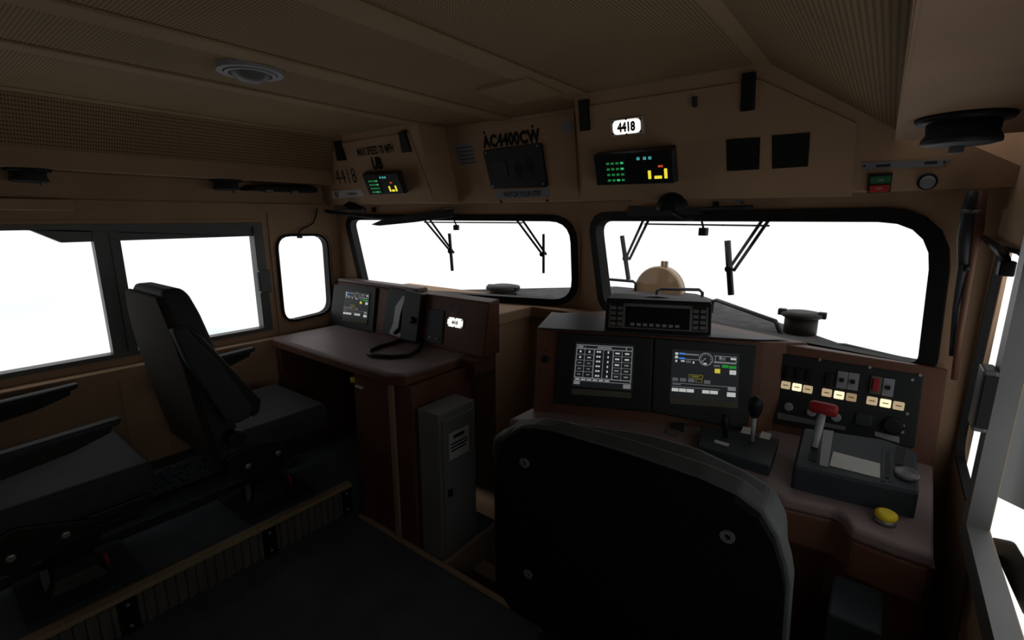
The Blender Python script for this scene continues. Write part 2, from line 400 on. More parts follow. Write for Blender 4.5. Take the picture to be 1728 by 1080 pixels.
# overhead fascia
def fascia(name, fr, x0, x1, label, top_l=None, top_r=None, depth=.5):
    h = .375
    pts = [(x0, 0), (x1, 0), (x1, h if top_r is None else top_r), (min(x1, -.33) if top_r is not None else x1, h), (max(x0, -2.48) if top_l is not None else x0, h), (x0, h if top_l is None else top_l)]
    seen = []
    for p in pts:
        if p not in seen: seen.append(p)
    return seen
def overhead(part, fr, pts, depth, t):
    return obj(part, MB().loft([[fr.p(x, v) for x, v in pts], [Vector((fr.p(x, v).x, depth, fr.p(x, v).z)) for x, v in pts]], bev=0), 'beige', t)
OCL = thing('overhead_cabinet', 'beige overhead cabinet above the left windshield, lettered with a speed limit', 'cabinet', (-2.27, 1.80, 1.52))
overhead('cabinet_body', OHL, fascia('', OHL, -2.72, -1.785, '', top_l=.16), 1.95, OCL)
OCC = thing('overhead_console', 'recessed beige overhead panel between the two cabinets, holding the black speaker', 'overhead panel', (-1.37, 2.0, 1.52))
overhead('panel_body', OHC, fascia('', OHC, -1.80, -.93, ''), 2.25, OCC)
OCR = thing('overhead_cabinet', 'beige overhead cabinet above the right windshield, carrying a keypad and two placards', 'cabinet', (-.35, 1.80, 1.52))
overhead('cabinet_body', OHL, fascia('', OHL, -.955, .23, '', top_r=.05), 1.95, OCR)
# block and ledges under the windshields
struct('wall_left_block', MB().box((-2.70, 1.80, -.2), (-1.485, 2.3, .955)), 'beige', 'beige lower wall left of the step well')
struct('trim_17', MB().prism([(-2.7, 1.79), (-1.465, 1.79), (-1.465, 2.08), (-.6, 2.08), (-.6, 2.3), (-2.7, 2.3)], .925, .982, bev=.006), 'beige', 'beige ledge under the windshields')
struct('wall_step', MB().box((-1.5, 2.10, -.25), (-.5, 2.3, .955)), 'beige', 'beige nose wall behind the console')

# ================================================================ OUTSIDE
hood = MB().sheet([(.20, 1.86), (-.91, 3.1), (-1.46, 3.1), (-2.66, 1.86), (-1.245, 2.28)], [], -1.4, .975)
obj('nose_hood', hood, 'nose', label='dark wedge shaped nose hood beyond both windshields', cat='hood')
t = thing('bell_cover', 'tan rounded cover standing on the nose behind the display box', 'cover', (-1.08, 2.9, .975))
BC = Vector((-1.1277,2.9924,0.975))
loops = []
for dy, k, dz in ((0, 1, 0), (.012, 1.05, 0), (.09, 1.03, 0), (.16, .86, 0), (.20, .62, 0)):
    loops.append([BC+Vector((math.cos(PI*i/16)*.150*k, dy, math.sin(PI*i/16)**1.05*.160*k)) for i in range(17)])
obj('shell', MB().loft(loops, smooth=False), 'bell', t)
for dx in (.012, .036): obj('lug', MB().box((BC.x+dx-.008, BC.y+.03, BC.z+.155), (BC.x+dx+.008, BC.y+.055, BC.z+.20), bev=.002), 'bell', t)
def hatch(name, c, label, h, q=1.):
    t = thing(name, label, 'hatch', c, 'filler hatches on the nose')
    f = Fr(c, (1, 0, 0), (0, 1, 0), (0, 0, 1))
    obj('neck', MB().lathe([(.085*q, 0), (.085*q, h)], f, 20), 'hoodgrey', t)
    obj('lid', MB().lathe([(.10*q, h), (.108*q, h+.006), (.104*q, h+.024*q), (.06*q, h+.032*q)], f, 20), 'hoodgrey', t)
    for s in (-1, 1): obj('lug', MB().box((c[0]+s*.10*q-.015, c[1]-.015, c[2]+h), (c[0]+s*.10*q+.015, c[1]+.015, c[2]+h+.026), bev=.003), 'hoodgrey', t)
hatch('filler_hatch', (-1.8625,2.3377,0.975), 'squat round filler hatch seen through the left windshield', .03)
hatch('filler_hatch', (-0.2411,2.2897,0.975), 'taller round filler hatch seen through the right windshield', .070, .72)
def rail(label, pts, r=.009):
    t = obj('grab_rail', MB().tube(pts, r, 8), 'conduit', label=label, cat='rail', group='grab rails on the nose')
def Pz(x, y, z): return (x, y, z)
a0, a1 = Vector((-1.4769,2.9552,0.975)), Vector((-1.2673,2.981,0.975))
rail('dark grab rail on the nose left of the tan cover', [a0+Vector((-.12, 0, 0)), a0+Vector((-.12, 0, .06)), a0+Vector((0, 0, .065)), a1+Vector((-.02, 0, .062)), a1+Vector((0, 0, .05)), a1])
a0, a1 = Vector((-1.0208,2.707,0.975)), Vector((-0.7921,2.8069,0.975))
rail('dark grab rail on the nose in front of the tan cover', [a0, a0+Vector((0, 0, .06)), a0+Vector((.03, 0, .07)), a1+Vector((-.02, 0, .07)), a1+Vector((0, 0, .055)), a1])
a0, a1 = Vector((-0.6637,2.5314,0.975)), Vector((-0.2948,2.1965,0.975))
rail('long dark grab rail along the right edge of the nose', [a0, a0+Vector((.005, -.01, .06)), a0+Vector((.03, -.03, .07)), a1+Vector((-.03, .03, .05)), a1])
a0, a1 = Vector((-0.1003,2.0522,0.975)), Vector((0.1161,1.9081,0.975))
rail('short dark grab rail at the lower right windshield corner', [a0, a0+Vector((.01, -.01, .025)), a0+Vector((.03, -.03, .03)), a1+Vector((-.02, .02, .03)), a1])
def wiper(label, fr, side, bar, arm1, arm2, blade, bw):
    t = thing('wiper', label, 'wiper', fr.p(*bar[0], -.075), 'windshield wipers')
    obj('arm', MB().tube([fr.p(*q, -.075) for q in arm1], .0060, 6), 'black', t)
    obj('arm', MB().tube([fr.p(*q, -.075) for q in arm2], .0060, 6), 'black', t)
    e = fr.p(*arm1[-1], -.075)
    obj('pivot', MB().lathe([(.013, -.01), (.013, .01)], Fr(e, fr.u, fr.v, fr.n), 10), 'black', t)
    p, q = Vector(blade[0]), Vector(blade[1]); d = (q-p).normalized(); s = Vector((-d.y, d.x))*bw
    obj('blade', MB().prism([tuple(p+s), tuple(q+s), tuple(q-s), tuple(p-s)], -.07, -.055, fr), 'rubber', t)
wiper('left wiper outside the left windshield', VL, 0, [(-0.9222,1.4193),(-0.3653,1.4182)], [(-0.973,1.45),(-0.7901,1.2529)], [(-0.9329,1.45),(-0.767,1.2431)], [(-0.7868,1.3561),(-0.7738,1.1403)], .006)
wiper('right wiper outside the left windshield', VL, 0, [(-0.9222,1.4193),(-0.3653,1.4182)], [(-0.3896,1.45),(-0.227,1.2506)], [(-0.355,1.45),(-0.2034,1.2481)], [(-0.2172,1.3596),(-0.2142,1.149)], .005)
wiper('left wiper outside the right windshield', VR, 0, [(0.3492,1.418),(0.8942,1.42)], [(0.3402,1.45),(0.2397,1.2533)], [(0.3704,1.45),(0.2621,1.2491)], [(0.2201,1.3607),(0.274,1.154)], .007)
wiper('right wiper outside the right windshield', VR, 0, [(0.3492,1.418),(0.8942,1.42)], [(0.8909,1.45),(0.7715,1.2471)], [(0.9147,1.45),(0.7919,1.2418)], [(0.7618,1.3589),(0.7978,1.147)], .009)
obj('wiper_bar', MB().tube([VL.p(*q, -.085) for q in [(-0.9642,1.419),(-0.3447,1.4182)]], .004, 6), 'black', label='thin bar joining the two wipers of the left windshield', cat='bar')
obj('wiper_bar', MB().tube([VR.p(*q, -.085) for q in [(0.3343,1.4178),(0.9068,1.4179)]], .004, 6), 'black', label='thin bar joining the two wipers of the right windshield', cat='bar')
mb = MB().hull([Vector(p) for p in ((0.34,2.1639,1.3566), (0.34,1.9471,1.3673), (0.34,1.8192,0.6731), (0.34,1.4513,0.8075), (0.37,2.3549,1.3484), (0.37,1.9797,0.6046), (0.37,1.5793,0.7509))], .004)
t = thing('wind_deflector', 'dark grey panel folded out beyond the right side window', 'panel', (0.34,1.7137,0.7222))
obj('panel', mb, 'bezel', t)
obj('hinge', MB().tube([(0.23,1.2851,0.8652), (0.335,1.8717,0.5982)], .008, 8).tube([(0.335,1.871,0.6318), (0.335,1.8719,0.5726)], .012, 10), 'alu', t)
t = thing('window_armrest', 'dark padded armrest on the sill of the right window', 'armrest', (0.28,1.2944,0.7483))
obj('pad', MB().hull([Vector(p) for p in ((0.265,1.3903,0.7597), (0.265,1.2228,0.8469), (0.265,0.9978,0.8817), (0.265,1.0787,0.7888), (0.265,1.3521,0.7545), (0.31,1.6263,0.6424), (0.31,1.4304,0.7445), (0.31,1.1673,0.7852), (0.31,1.5817,0.6364), (0.31,1.2619,0.6765))], .006), 'dgrey', t)
obj('bracket', MB().hull([Vector(p) for p in ((0.255,1.3673,0.7333), (0.255,1.2589,0.7928), (0.255,1.1231,0.7867), (0.255,1.1987,0.7326), (0.27,1.4477,0.6911), (0.27,1.333,0.7542), (0.27,1.1892,0.7477), (0.27,1.2692,0.6904))]), 'black', t)
# ================================================================ OVERHEAD FITTINGS
def hinge(fr, pts, t): obj('hinge', MB().prism(pts, -.002, .018, fr, bev=.003), 'black', t, 'black hinge strap')
hinge(OHL, [(-2.4453,0.3435),(-2.3963,0.3422),(-2.3854,0.2402),(-2.4621,0.2422)], OCL)
hinge(OHL, [(-1.9118,0.3393),(-1.8679,0.3428),(-1.8559,0.2427),(-1.9196,0.2449)], OCL)
hinge(OHL, [(-0.9323,0.3478),(-0.8944,0.3466),(-0.8969,0.2447),(-0.9358,0.2446)], OCR)
hinge(OHL, [(-0.393,0.3477),(-0.3568,0.3465),(-0.3553,0.2458),(-0.3942,0.2456)], OCR)
# door seams, drawn by thin raised doors
def door(fr, pts, t): return obj('door', MB().prism(pts, -.01, .006, fr), 'beige', t)
d1 = door(OHL, [(-2.5312,0.2756),(-2.4139,0.3286),(-1.8551,0.331),(-1.7782,0.0009),(-2.746,0.0185)], OCL)
d2 = door(OHL, [(-0.9372,0.325),(-0.3465,0.325),(-0.1025,0.1809),(-0.0953,-0.013),(-0.9566,-0.0072)], OCR)
text('lettering', 'MAX SPEED 70 MPH', OHL, *(-2.1296,0.2724), .042, 'ink', d1, .0075, .59, .03, spacing=1.06)
text('lettering', 'UB', OHL, *(-2.1364,0.2086), .062, 'ink', d1, .0075, .85, .06)
text('lettering', '4418', OHL, *(-2.4357,0.1576), .078, 'ink', d1, .0075, .80, -.005, spacing=1.1)
def sign(name, fr, pts, m, label, cat, w=.003, base=.006):
    return obj(name, MB().prism(pts, base-.004, base+w, fr), m, label=label, cat=cat)
s = sign('notice', OHL, [(-2.6131,0.0817),(-2.3331,0.0825),(-2.3116,0.0464),(-2.6176,0.037)], 'paper', 'white no smoking strip under the big black 4418', 'notice', .002)
text('lettering', 'NO SMOKING', OHL, *(-2.4196,0.0608), .014, 'ink', s, .0095, .8, .02)
c = (-2.57,0.0599)
obj('symbol', MB().ring(circle(*c, .012), circle(*c, .017), .0085, .0095, OHL).prism([(c[0]-.012, c[1]+.007), (c[0]-.008, c[1]+.011), (c[0]+.012, c[1]-.007), (c[0]+.008, c[1]-.011)], .0085, .0095, OHL), 'red', s, 'red prohibition ring')
# centre panel
pc = obj('plate', MB().prism([(-1.8303,0.3433),(-1.0616,0.35),(-1.0769,0.0026),(-1.7511,0.0077)], -.01, .004, OHC), 'beige', OCC)
text('lettering', 'AC4400CW', OHC, *(-1.3959,0.2813), .058, 'ink', pc, .006, .82, .055, spacing=1.09)
for q in [(-1.5409,0.3206),(-1.2696,0.3205),(-1.5061,0.0031),(-1.2386,0.0034)]: screw('screw', OHC, *q, .007, pc, 'dgrey', .008)
s = sign('notice', OHC, [(-1.5245,0.0575),(-1.2183,0.058),(-1.2237,0.0189),(-1.5326,0.0179)], 'greysticker', 'grey watch your step strip under the speaker', 'notice', .002, .004)
text('lettering', 'WATCH YOUR STEP', OHC, *(-1.372,0.0376), .024, 'ink', s, .0068, .72, .018)
s = sign('notice', OHC, [(-1.7486,0.2832),(-1.6266,0.2864),(-1.6271,0.1882),(-1.7378,0.1867)], 'greysticker', 'pale printed notice left of the speaker', 'notice', .002, .004)
for k in range(5):
    a, b_ = (-1.7415,0.2798), (-1.6272,0.2837)
    obj('print_line', MB().quad(a[0]+.012+.012*k*.35, a[1]-.014-k*.018, b_[0]-.004+.012*k*.35, a[1]-.010-k*.018, .0068, OHC), 'dgrey', s)
sign('sticker', OHC, [(-1.1242,0.3167),(-1.0707,0.3176),(-1.0723,0.2793),(-1.1262,0.2777)], 'greysticker', 'small grey sticker left of the black hinge strap', 'sticker', .002, .004)
sign('sticker', OHC, [(-1.6787,0.1032),(-1.6086,0.1031),(-1.6125,0.0517),(-1.6841,0.048)], 'beige', 'faint square plate low on the centre panel', 'sticker', .003, .004)
sp_ = rounded([(-1.5411,0.0665),(-1.2207,0.0632),(-1.2278,0.2515),(-1.5576,0.2459)], .015)
t = thing('speaker_panel', 'black panel with speaker grille under AC4400CW', 'speaker', OHC.p(*(-1.374,0.1617), .004))
obj('face', MB().prism(sp_, .002, .016, OHC, bev=.002), 'black', t)
for q in [(-1.5384,0.2337),(-1.2478,0.2411),(-1.5272,0.0801),(-1.2404,0.0795)]: screw('screw', OHC, *q, .006, t, 'clamp', .02)
gc = OHC.at(*(-1.3358,0.1517), .016)
for r in (.012, .024, .036, .048): obj('grille_ring', MB().ring(circle(0, 0, r, 28), circle(0, 0, r+.004, 28), 0, .004, gc), 'dgrey', t)
obj('label_plate', MB().prism([(-1.5053,0.1152),(-1.4267,0.1169),(-1.4333,0.1917),(-1.5111,0.1916)], .015, .019, OHC), 'bezel', t)
# lit number over the right windshield
def lit_number(name, fr, pts, rim, txt_uv, h, label, base, sx=.8):
    t = thing(name, label, 'sign', fr.p(*pts[0], base))
    obj('rim', MB().prism(pts, base-.004, base+.008, fr, bev=.002), 'lampedge', t)
    c = Vector((sum(p[0] for p in pts)/4, sum(p[1] for p in pts)/4))
    hw, hh = (Vector(pts[1])-Vector(pts[0])).length/2*rim, (Vector(pts[2])-Vector(pts[1])).length/2*rim
    obj('lit_face', MB().prism(rounded([(c.x-hw, c.y-hh), (c.x+hw, c.y-hh), (c.x+hw, c.y+hh), (c.x-hw, c.y+hh)], hh*.75), base+.006, base+.0095, fr), 'lampw', t)
    text('number', '4418', fr, c.x, c.y, h, 'ink', t, base+.011, sx, .05)
    for a, b_ in ((0, -1), (0, 1), (.9, .8), (.9, -.8), (-.9, .8), (-.9, -.8)):
        screw('screw', fr, c.x+a*hw/rim*.94, c.y+b_*hh/rim*.88, .004, t, 'black', base+.012)
lit_number('number_plate_light', OHL, [(-0.8129,0.2146),(-0.6929,0.2147),(-0.6969,0.2693),(-0.818,0.2699)], .84, None, .032, 'bright lit 4418 plate over the right windshield', .006)
# two keypad displays
def keypad(fr, pts, depth, tiltbox, label, keys, digits, red, bars, loc, div):
    """pts: front face corners on fr at height depth"""
    t = thing('keypad_display', label, 'display', loc, 'keypad displays on the overhead cabinets')
    f0 = [fr.p(*p, depth) for p in pts]; bk = [fr.p(*p, .004) for p in tiltbox]
    obj('housing', MB().hull(f0+bk, .003), 'dgrey', t)
    c = [Vector(p) for p in pts]
    def P2(a, b): return tuple((c[0]*(1-a)+c[1]*a)*(1-b)+(c[3]*(1-a)+c[2]*a)*b)     # a along, b up
    obj('face', MB().prism([P2(.02, .03), P2(.98, .03), P2(.98, .97), P2(.02, .97)], depth, depth+.004, fr), 'black', t)
    obj('divider', MB().prism([P2(div-.006, .03), P2(div+.006, .03), P2(div+.006, .97), P2(div-.006, .97)], depth+.004, depth+.007, fr), 'dgrey', t)
    for j in range(4):
        for i in range(4):
            a, b = keys[0]+(keys[2]-keys[0])*i/3, keys[1]+(keys[3]-keys[1])*j/3
            obj('key', MB().prism([P2(a-.017, b-.03), P2(a+.017, b-.03), P2(a+.017, b+.03), P2(a-.017, b+.03)], depth+.003, depth+.008, fr), 'k_brite' if (i == 3 and j > 1) or (i == 2 and j == 0) else 'k_green', t)
    for k, a in enumerate(digits[0]):
        mb = MB(); y = digits[1]
        for (x0, y0, x1, y1) in ((-.016, .03, .016, .042), (-.016, -.006, .016, .006), (-.016, -.042, .016, -.03), (.010, -.04, .016, .04), (-.016, -.04, -.010, .04)):
            mb.prism([P2(a+x0, y+y0), P2(a+x1, y+y0), P2(a+x1, y+y1), P2(a+x0, y+y1)], depth+.004, depth+.0055, fr)
        obj('digit', mb, 'k_cyan', t)
    obj('red_bar', MB().prism([P2(red[0]-.028, red[1]-.03), P2(red[0]+.028, red[1]-.03), P2(red[0]+.028, red[1]+.03), P2(red[0]-.028, red[1]+.03)], depth+.004, depth+.006, fr), 'k_red', t)
    for (x0, y0, x1, y1) in bars:
        obj('yellow_bar', MB().prism(rounded([P2(x0, y0), P2(x1, y0), P2(x1, y1), P2(x0, y1)], .002, 3), depth+.004, depth+.006, fr), 'k_yel', t)
dR = .085
keypad(OHL, [(-0.8473,0.0622),(-0.5683,0.0591),(-0.5723,0.1637),(-0.852,0.1661)], dR, [(-0.8725,0.0549),(-0.5827,0.0509),(-0.589,0.1677),(-0.8752,0.1653)],
       'lit keypad display under the lit 4418 plate', (.195, .16, .38, .70), ((.59, .67, .735), .80), (.855, .535),
       ((.70, .16, .735, .42), (.775, .16, .865, .25), (.895, .16, .93, .46)), OHL.p(*(-0.7367,0.1027), .006), .42)
keypad(OHL, [(-2.1577,0.0637),(-1.8799,0.062),(-1.8964,0.1606),(-2.1766,0.1694)], dR, [(-2.2415,0.0509),(-1.9509,0.0548),(-1.9665,0.1634),(-2.2564,0.1735)],
       'lit keypad display right of the large black 4418', (.16, .14, .36, .66), ((.50, .57, .63), .82), (.74, .56),
       ((.64, .14, .675, .40), (.70, .14, .78, .23), (.81, .14, .845, .42)), OHL.p(*(-2.131,0.1002), .006), .42)
# placards at right
def placard(pts, label, rows):
    s = sign('placard', OHL, pts, 'black', label, 'placard', .003)
    c = [Vector(p) for p in pts]
    def P2(a, b): return tuple((c[0]*(1-a)+c[1]*a)*(1-b)+(c[3]*(1-a)+c[2]*a)*b)
    for (x0, y0, x1, y1) in rows:
        obj('print_mark', MB().prism([P2(x0, y0), P2(x1, y0), P2(x1, y1), P2(x0, y1)], .009, .0098, OHL), 'bezel', s)
rows = [(.1, .88, .9, .93), (.1, .72, .3, .76), (.4, .74, .6, .79), (.7, .72, .92, .76), (.12, .60, .28, .66), (.72, .60, .82, .66), (.1, .47, .92, .51), (.1, .36, .25, .41), (.12, .13, .25, .2), (.68, .14, .78, .2)]
placard([(-0.4283,0.0755),(-0.3361,0.0756),(-0.3373,0.1682),(-0.4325,0.1702)], 'left one of two dark printed placards', rows)
placard([(-0.3003,0.0753),(-0.208,0.0766),(-0.2096,0.169),(-0.3057,0.1702)], 'right one of two dark printed placards', rows)
t = thing('wall_hook', 'tiny grey catch on the right overhead door', 'catch', OHL.p(*(-0.5316,0.2897), .006))
obj('plate', MB().prism([(-0.5462,0.2813),(-0.5352,0.2816),(-0.5352,0.302),(-0.5461,0.3018)], .004, .012, OHL, bev=.002), 'nosing', t)
obj('tongue', MB().prism([(-0.5316,0.2743),(-0.5207,0.2746),(-0.5208,0.3052),(-0.5316,0.3049)], .004, .02, OHL, bev=.002), 'dgrey', t)
s = sign('label_strip', OHL, [(-0.0785,0.0577),(0.09,0.0585),(0.1009,0.0752),(-0.0808,0.0783)], 'greysticker', 'long grey label strip over the green and red switch', 'label', .003, 0)
for q in [(-0.0744,0.0685),(0.0907,0.0686)]: screw('screw', OHL, *q, .003, s, 'black', .005)
for a, b_ in [((-0.0494,0.067),(-0.0179,0.0696)),((0.0515,0.0682),(0.0767,0.071))]: obj('print_mark', MB().quad(a[0], a[1]-.003, b_[0], a[1]+.004, .0036, OHL), 'dgrey', s)
t = thing('rocker_switch', 'square switch with a green half over a red half', 'switch', OHL.p(*(-0.0339,0.0238), 0))
obj('body', MB().prism([(-0.0595,-0.0041),(-0.0088,-0.0024),(-0.0101,0.0477),(-0.0627,0.0474)], -.002, .014, OHL, bev=.002), 'dgrey', t)
obj('green_half', MB().prism([(-0.056,0.0232),(-0.0122,0.0245),(-0.012,0.0432),(-0.0582,0.0424)], .012, .022, OHL, bev=.002), 'greensign', t)
obj('red_half', MB().prism([(-0.0559,-0.001),(-0.013,0.0009),(-0.0129,0.0198),(-0.0568,0.0184)], .012, .018, OHL, bev=.002), 'redsign', t)
text('lettering', 'ON', OHL, *(-0.0337,0.0333), .007, 'whiteplate', t, .0225, .9)
text('lettering', 'OFF', OHL, *(-0.0348,0.0096), .007, 'whiteplate', t, .0185, .9)
t = thing('push_button', 'round grey push button right of the green and red switch', 'button', OHL.p(*(0.064,0.0227), 0))
fb = OHL.at(*(0.0642,0.0212), 0)
obj('collar', MB().lathe([(.021, 0), (.021, .008), (.017, .010)], fb, 24), 'black', t)
obj('cap', MB().lathe([(.016, .005), (.016, .016), (.011, .020)], fb, 24), 'greysticker', t)
# ceiling lamp and air vents
t = thing('ceiling_light', 'round grey ringed dome light on the ceiling', 'light', (-1.5414,0.7515,1.872))
fl = Fr(t.location, (1, 0, 0), (0, -1, 0), (0, 0, -1))
obj('ring', MB().ring(circle(0, 0, .072, 40), circle(0, 0, .088, 40), -.008, .012, fl).ring(circle(0, 0, .058, 40), circle(0, 0, .069, 40), -.008, .016, fl), 'ring', t)
obj('lens', MB().lathe([(.058, .0), (.055, .012), (.046, .024), (.030, .033), (.012, .037), (.001, .0375)], fl, 32), 'lens', t)
def vent(c, label, group='black air vents under the wall ducts'):
    t = thing('air_vent', label, 'vent', c, group); f = Fr(c, (1, 0, 0), (0, -1, 0), (0, 0, -1))
    obj('flange', MB().lathe([(.068, 0), (.072, .003), (.068, .010), (.05, .012)], f, 32), 'black', t)
    obj('barrel', MB().lathe([(.054, .008), (.052, .030), (.058, .040), (.058, .047), (.046, .050)], f, 32), 'dgrey', t)
    obj('flap', MB().box((c[0]-.012, c[1]+.03, c[2]-.062), (c[0]+.010, c[1]+.045, c[2]-.046), bev=.002), 'clamp', t)
vent((-2.64, .40, 1.630), 'left of the two black vents over the left window')
vent((-2.64, 1.11, 1.630), 'black vent over the left window nearer the front')
vent((0.084,1.2498,1.63), 'large black round vent under the right duct')
t = thing('document_rack', 'dark shallow rack under the left duct near the corner', 'rack', (-2.66, 1.35, 1.58))
obj('tray', MB().hull([(-2.722, 1.18, 1.585), (-2.722, 1.60, 1.585), (-2.60, 1.22, 1.588), (-2.60, 1.58, 1.588), (-2.722, 1.24, 1.615), (-2.60, 1.26, 1.61), (-2.722, 1.60, 1.632), (-2.60, 1.58, 1.61)], .003), 'black', t)
for y in (1.30, 1.44): obj('clip', MB().box((-2.615, y-.018, 1.572), (-2.590, y+.018, 1.59), bev=.003), 'clamp', t)
obj('vent_plate', MB().box((-2.72, .30, 1.475), (-2.66, .52, 1.52), bev=.006), 'beige', label='small beige bracket under the rear left vent', cat='bracket')

# ================================================================ WINDSHIELD FITTINGS
t = thing('sun_visor', 'dark sun visor blade tilted across the left windshield top', 'visor', VL.p(*(-0.9248,1.4532), .08))
obj('blade', MB().prism(rounded([(-1.2215,1.4061),(-1.1685,1.3997),(-0.9295,1.4208),(-0.6904,1.45),(-0.6892,1.4907),(-0.9659,1.463),(-1.1458,1.4333)], .01, 3), .072, .080, VL), 'bezel', t)
obj('rod', MB().tube([VL.p(*q, .06) for q in [(-1.6566,1.4997),(-1.471,1.4709),(-1.1763,1.4433),(-0.9376,1.4467)]], .010, 10), 'dgrey', t)
obj('bracket', MB().prism([(-0.8754,1.4694),(-0.6967,1.5035),(-0.6975,1.4752),(-0.8765,1.4435)], .035, .07, VL, bev=.003), 'clamp', t)
t = thing('sun_visor', 'folded grey sun visor at the right windshield top', 'visor', VR.p(*(0.5449,1.4737), .06))
obj('roller', MB().prism(rounded([(0.352,1.4526),(0.7093,1.4589),(0.7122,1.4832),(0.3558,1.4984)], .008, 3), .035, .062, VR, bev=.003), 'bezel', t)
obj('rod', MB().tube([VR.p(*q, .055) for q in [(0.6523,1.4773),(0.8471,1.4834),(0.9123,1.4844)]], .007, 8), 'dgrey', t)
def lamp(fr, c, r, label, w0):
    t = thing('map_lamp', label, 'lamp', fr.p(*c, w0)); f = fr.at(*c, w0)
    obj('shade', MB().hull([f.p(r*k*math.cos(PI*i/14), r*k*math.sin(PI*i/14), h) for k, h in ((1, 0), (.97, r*.35), (.8, r*.7), (.5, r*.9)) for i in range(15)]), 'black', t)
    obj('stem', MB().tube([f.p(0, -r*.3, .0), f.p(r*.9, -r*.75, .01), f.p(r*1.3, -r*.8, .0)], .006, 8), 'dgrey', t)
lamp(OHL, (-0.6065,-0.0389), .054, 'round black lamp hung over the right sun visor', -.001)
t = thing('map_lamp', 'small black wedge lamp over the left windshield corner', 'lamp', OHL.p(*(-2.4582,-0.0104), .004))
obj('shade', MB().hull([OHL.p(*q, -.002) for q in [(-2.5312,-0.0303),(-2.5058,0.0107),(-2.4596,0.0234),(-2.4159,-0.0043),(-2.3373,-0.0253),(-2.3553,-0.0418)]]+[OHL.p(*q, .04) for q in [(-2.5179,-0.0269),(-2.4844,0.0069),(-2.4194,-0.0245)]], .003), 'black', t)
obj('foot', MB().prism([(-2.4667,-0.0411),(-2.3459,-0.0453),(-2.3373,-0.0253),(-2.4444,-0.0174)], .0, .012, OHL), 'bezel', t)
for p, l, fr in (((632, 353), 'tiny black knob under the left keypad display', 'OHL'), ((1210, 346), 'tiny black knob right of the round black lamp', 'OHL')): pass
obj('knob', MB().box((-.010, -.014, 0), (.010, .014, .02), VL.at(*(-1.2478,1.4914)), bev=.002), 'black', label='tiny black knob under the left keypad display', cat='knob')
obj('knob', MB().box((-.008, -.014, 0), (.008, .014, .02), VR.at(*(0.7428,1.4944)), bev=.002), 'black', label='tiny black knob right of the round black lamp', cat='knob')
obj('knob', MB().box((-.013, -.005, 0), (.013, .005, .014), VR.at(*(0.8318,1.5033)), bev=.002), 'clamp', label='tiny grey clip over the middle of the right windshield', cat='clip')
def sensor(label, fr, path, c, h, w):
    t = thing('sensor', label, 'sensor', fr.p(*c, w), 'small black cubes hanging at the windows')
    obj('cube', MB().box((-h, -h, -h*.8), (h, h, h*.8), fr.at(*c, w), bev=.003), 'black', t)
    obj('cord', MB().tube([fr.p(*q, w) for q in path], .004, 8), 'black', t)
sensor('small black cube hanging in the left windshield', VL, [(-0.7341,1.4564),(-0.7018,1.434),(-0.688,1.4053)], (-0.6884,1.3925), .014, .04)
sensor('small black cube hanging in the right windshield', VR, [(0.6967,1.4814),(0.705,1.4455),(0.7187,1.4075)], (0.72,1.394), .015, .04)
sensor('small black cube on a cord at the left fixed pane', WL, [(1.6252,1.498),(1.6183,1.4637),(1.5949,1.4158),(1.5594,1.3957),(1.5215,1.3828),(1.5018,1.3663),(1.5005,1.3529)], (1.5013,1.3427), .013, .02)
sensor('small black cube at the top of the right fixed pane', WR, [(-1.5736,1.3753),(-1.5198,1.3677),(-1.486,1.357)], (-1.4621,1.3422), .016, .02)
# conduits in the right front corner
CO = lambda px: Vector(px)
t = thing('corner_conduit', 'dark pipe with clamps in the right front corner', 'pipe', (0.197,1.72,1.1521))
obj('pipe', MB().tube([(0.1533,1.66,1.5125), (0.152,1.665,1.473), (0.1543,1.67,1.4004), (0.1632,1.675,1.3262), (0.1654,1.69,1.2168), (0.1764,1.7,1.0878)], [.013, .015, .015, .012, .007, .006], 12), 'conduit', t)
obj('pipe', MB().tube([(0.1671,1.66,1.5121), (0.1744,1.665,1.4228), (0.1759,1.67,1.3422), (0.1812,1.68,1.1574), (0.1891,1.69,1.0267)], [.012, .012, .008, .007, .007], 12), 'brown', t, 'thin brown pipe')
for px, py, r in ((1633, 354, .019), (1651, 357, .016), (1631, 453, .016)):
    pass
obj('clamp', MB().tube([(0.1363,1.645,1.4643), (0.1559,1.645,1.4628)], .004, 8), 'clamp', t)
obj('clamp', MB().tube([(0.1567,1.64,1.4613), (0.1731,1.64,1.464)], .004, 8), 'clamp', t)
obj('clamp', MB().tube([(0.1595,1.65,1.322), (0.1738,1.65,1.3288)], .008, 8), 'black', t)
obj('hose', MB().tube([(0.2,1.8634,1.4035), (0.2,1.6402,1.3884), (0.2,1.4821,1.3772), (0.2,1.3971,1.3627)], [.006, .008, .010, .006], 10), 'black', t, 'short black hose')

# ================================================================ LEFT DESK
HUT = FF([(-2.64,1.655,0.8),(1,0,0),(0,0.1908,0.9816),(0,-0.9816,0.1908)])
t = thing('left_desk', 'brown conductor desk under the left windshield', 'desk', (-2.05, 1.45, 0))
obj('desktop', MB().prism([(-2.618, 1.24), (-1.60, 1.228), (-1.535, 1.26), (-1.535, 1.78), (-2.618, 1.78)], .758, .803, bev=.012), ['desktop'], t)
obj('front_edge', MB().prism([(-2.622, 1.236), (-1.598, 1.223), (-1.528, 1.257), (-1.528, 1.70), (-1.56, 1.70), (-1.56, 1.275), (-1.61, 1.25), (-2.622, 1.262)], .752, .793, bev=.006), 'brown', t, 'brown rounded desk edge')
obj('leg_panel', MB().box((-1.89, 1.25, 0), (-1.485, 1.29, .755), bev=.004).box((-1.885, 1.29, .151), (-1.85, 1.76, .755)).box((-1.52, 1.29, 0), (-1.488, 1.62, .755)), 'brown', t)
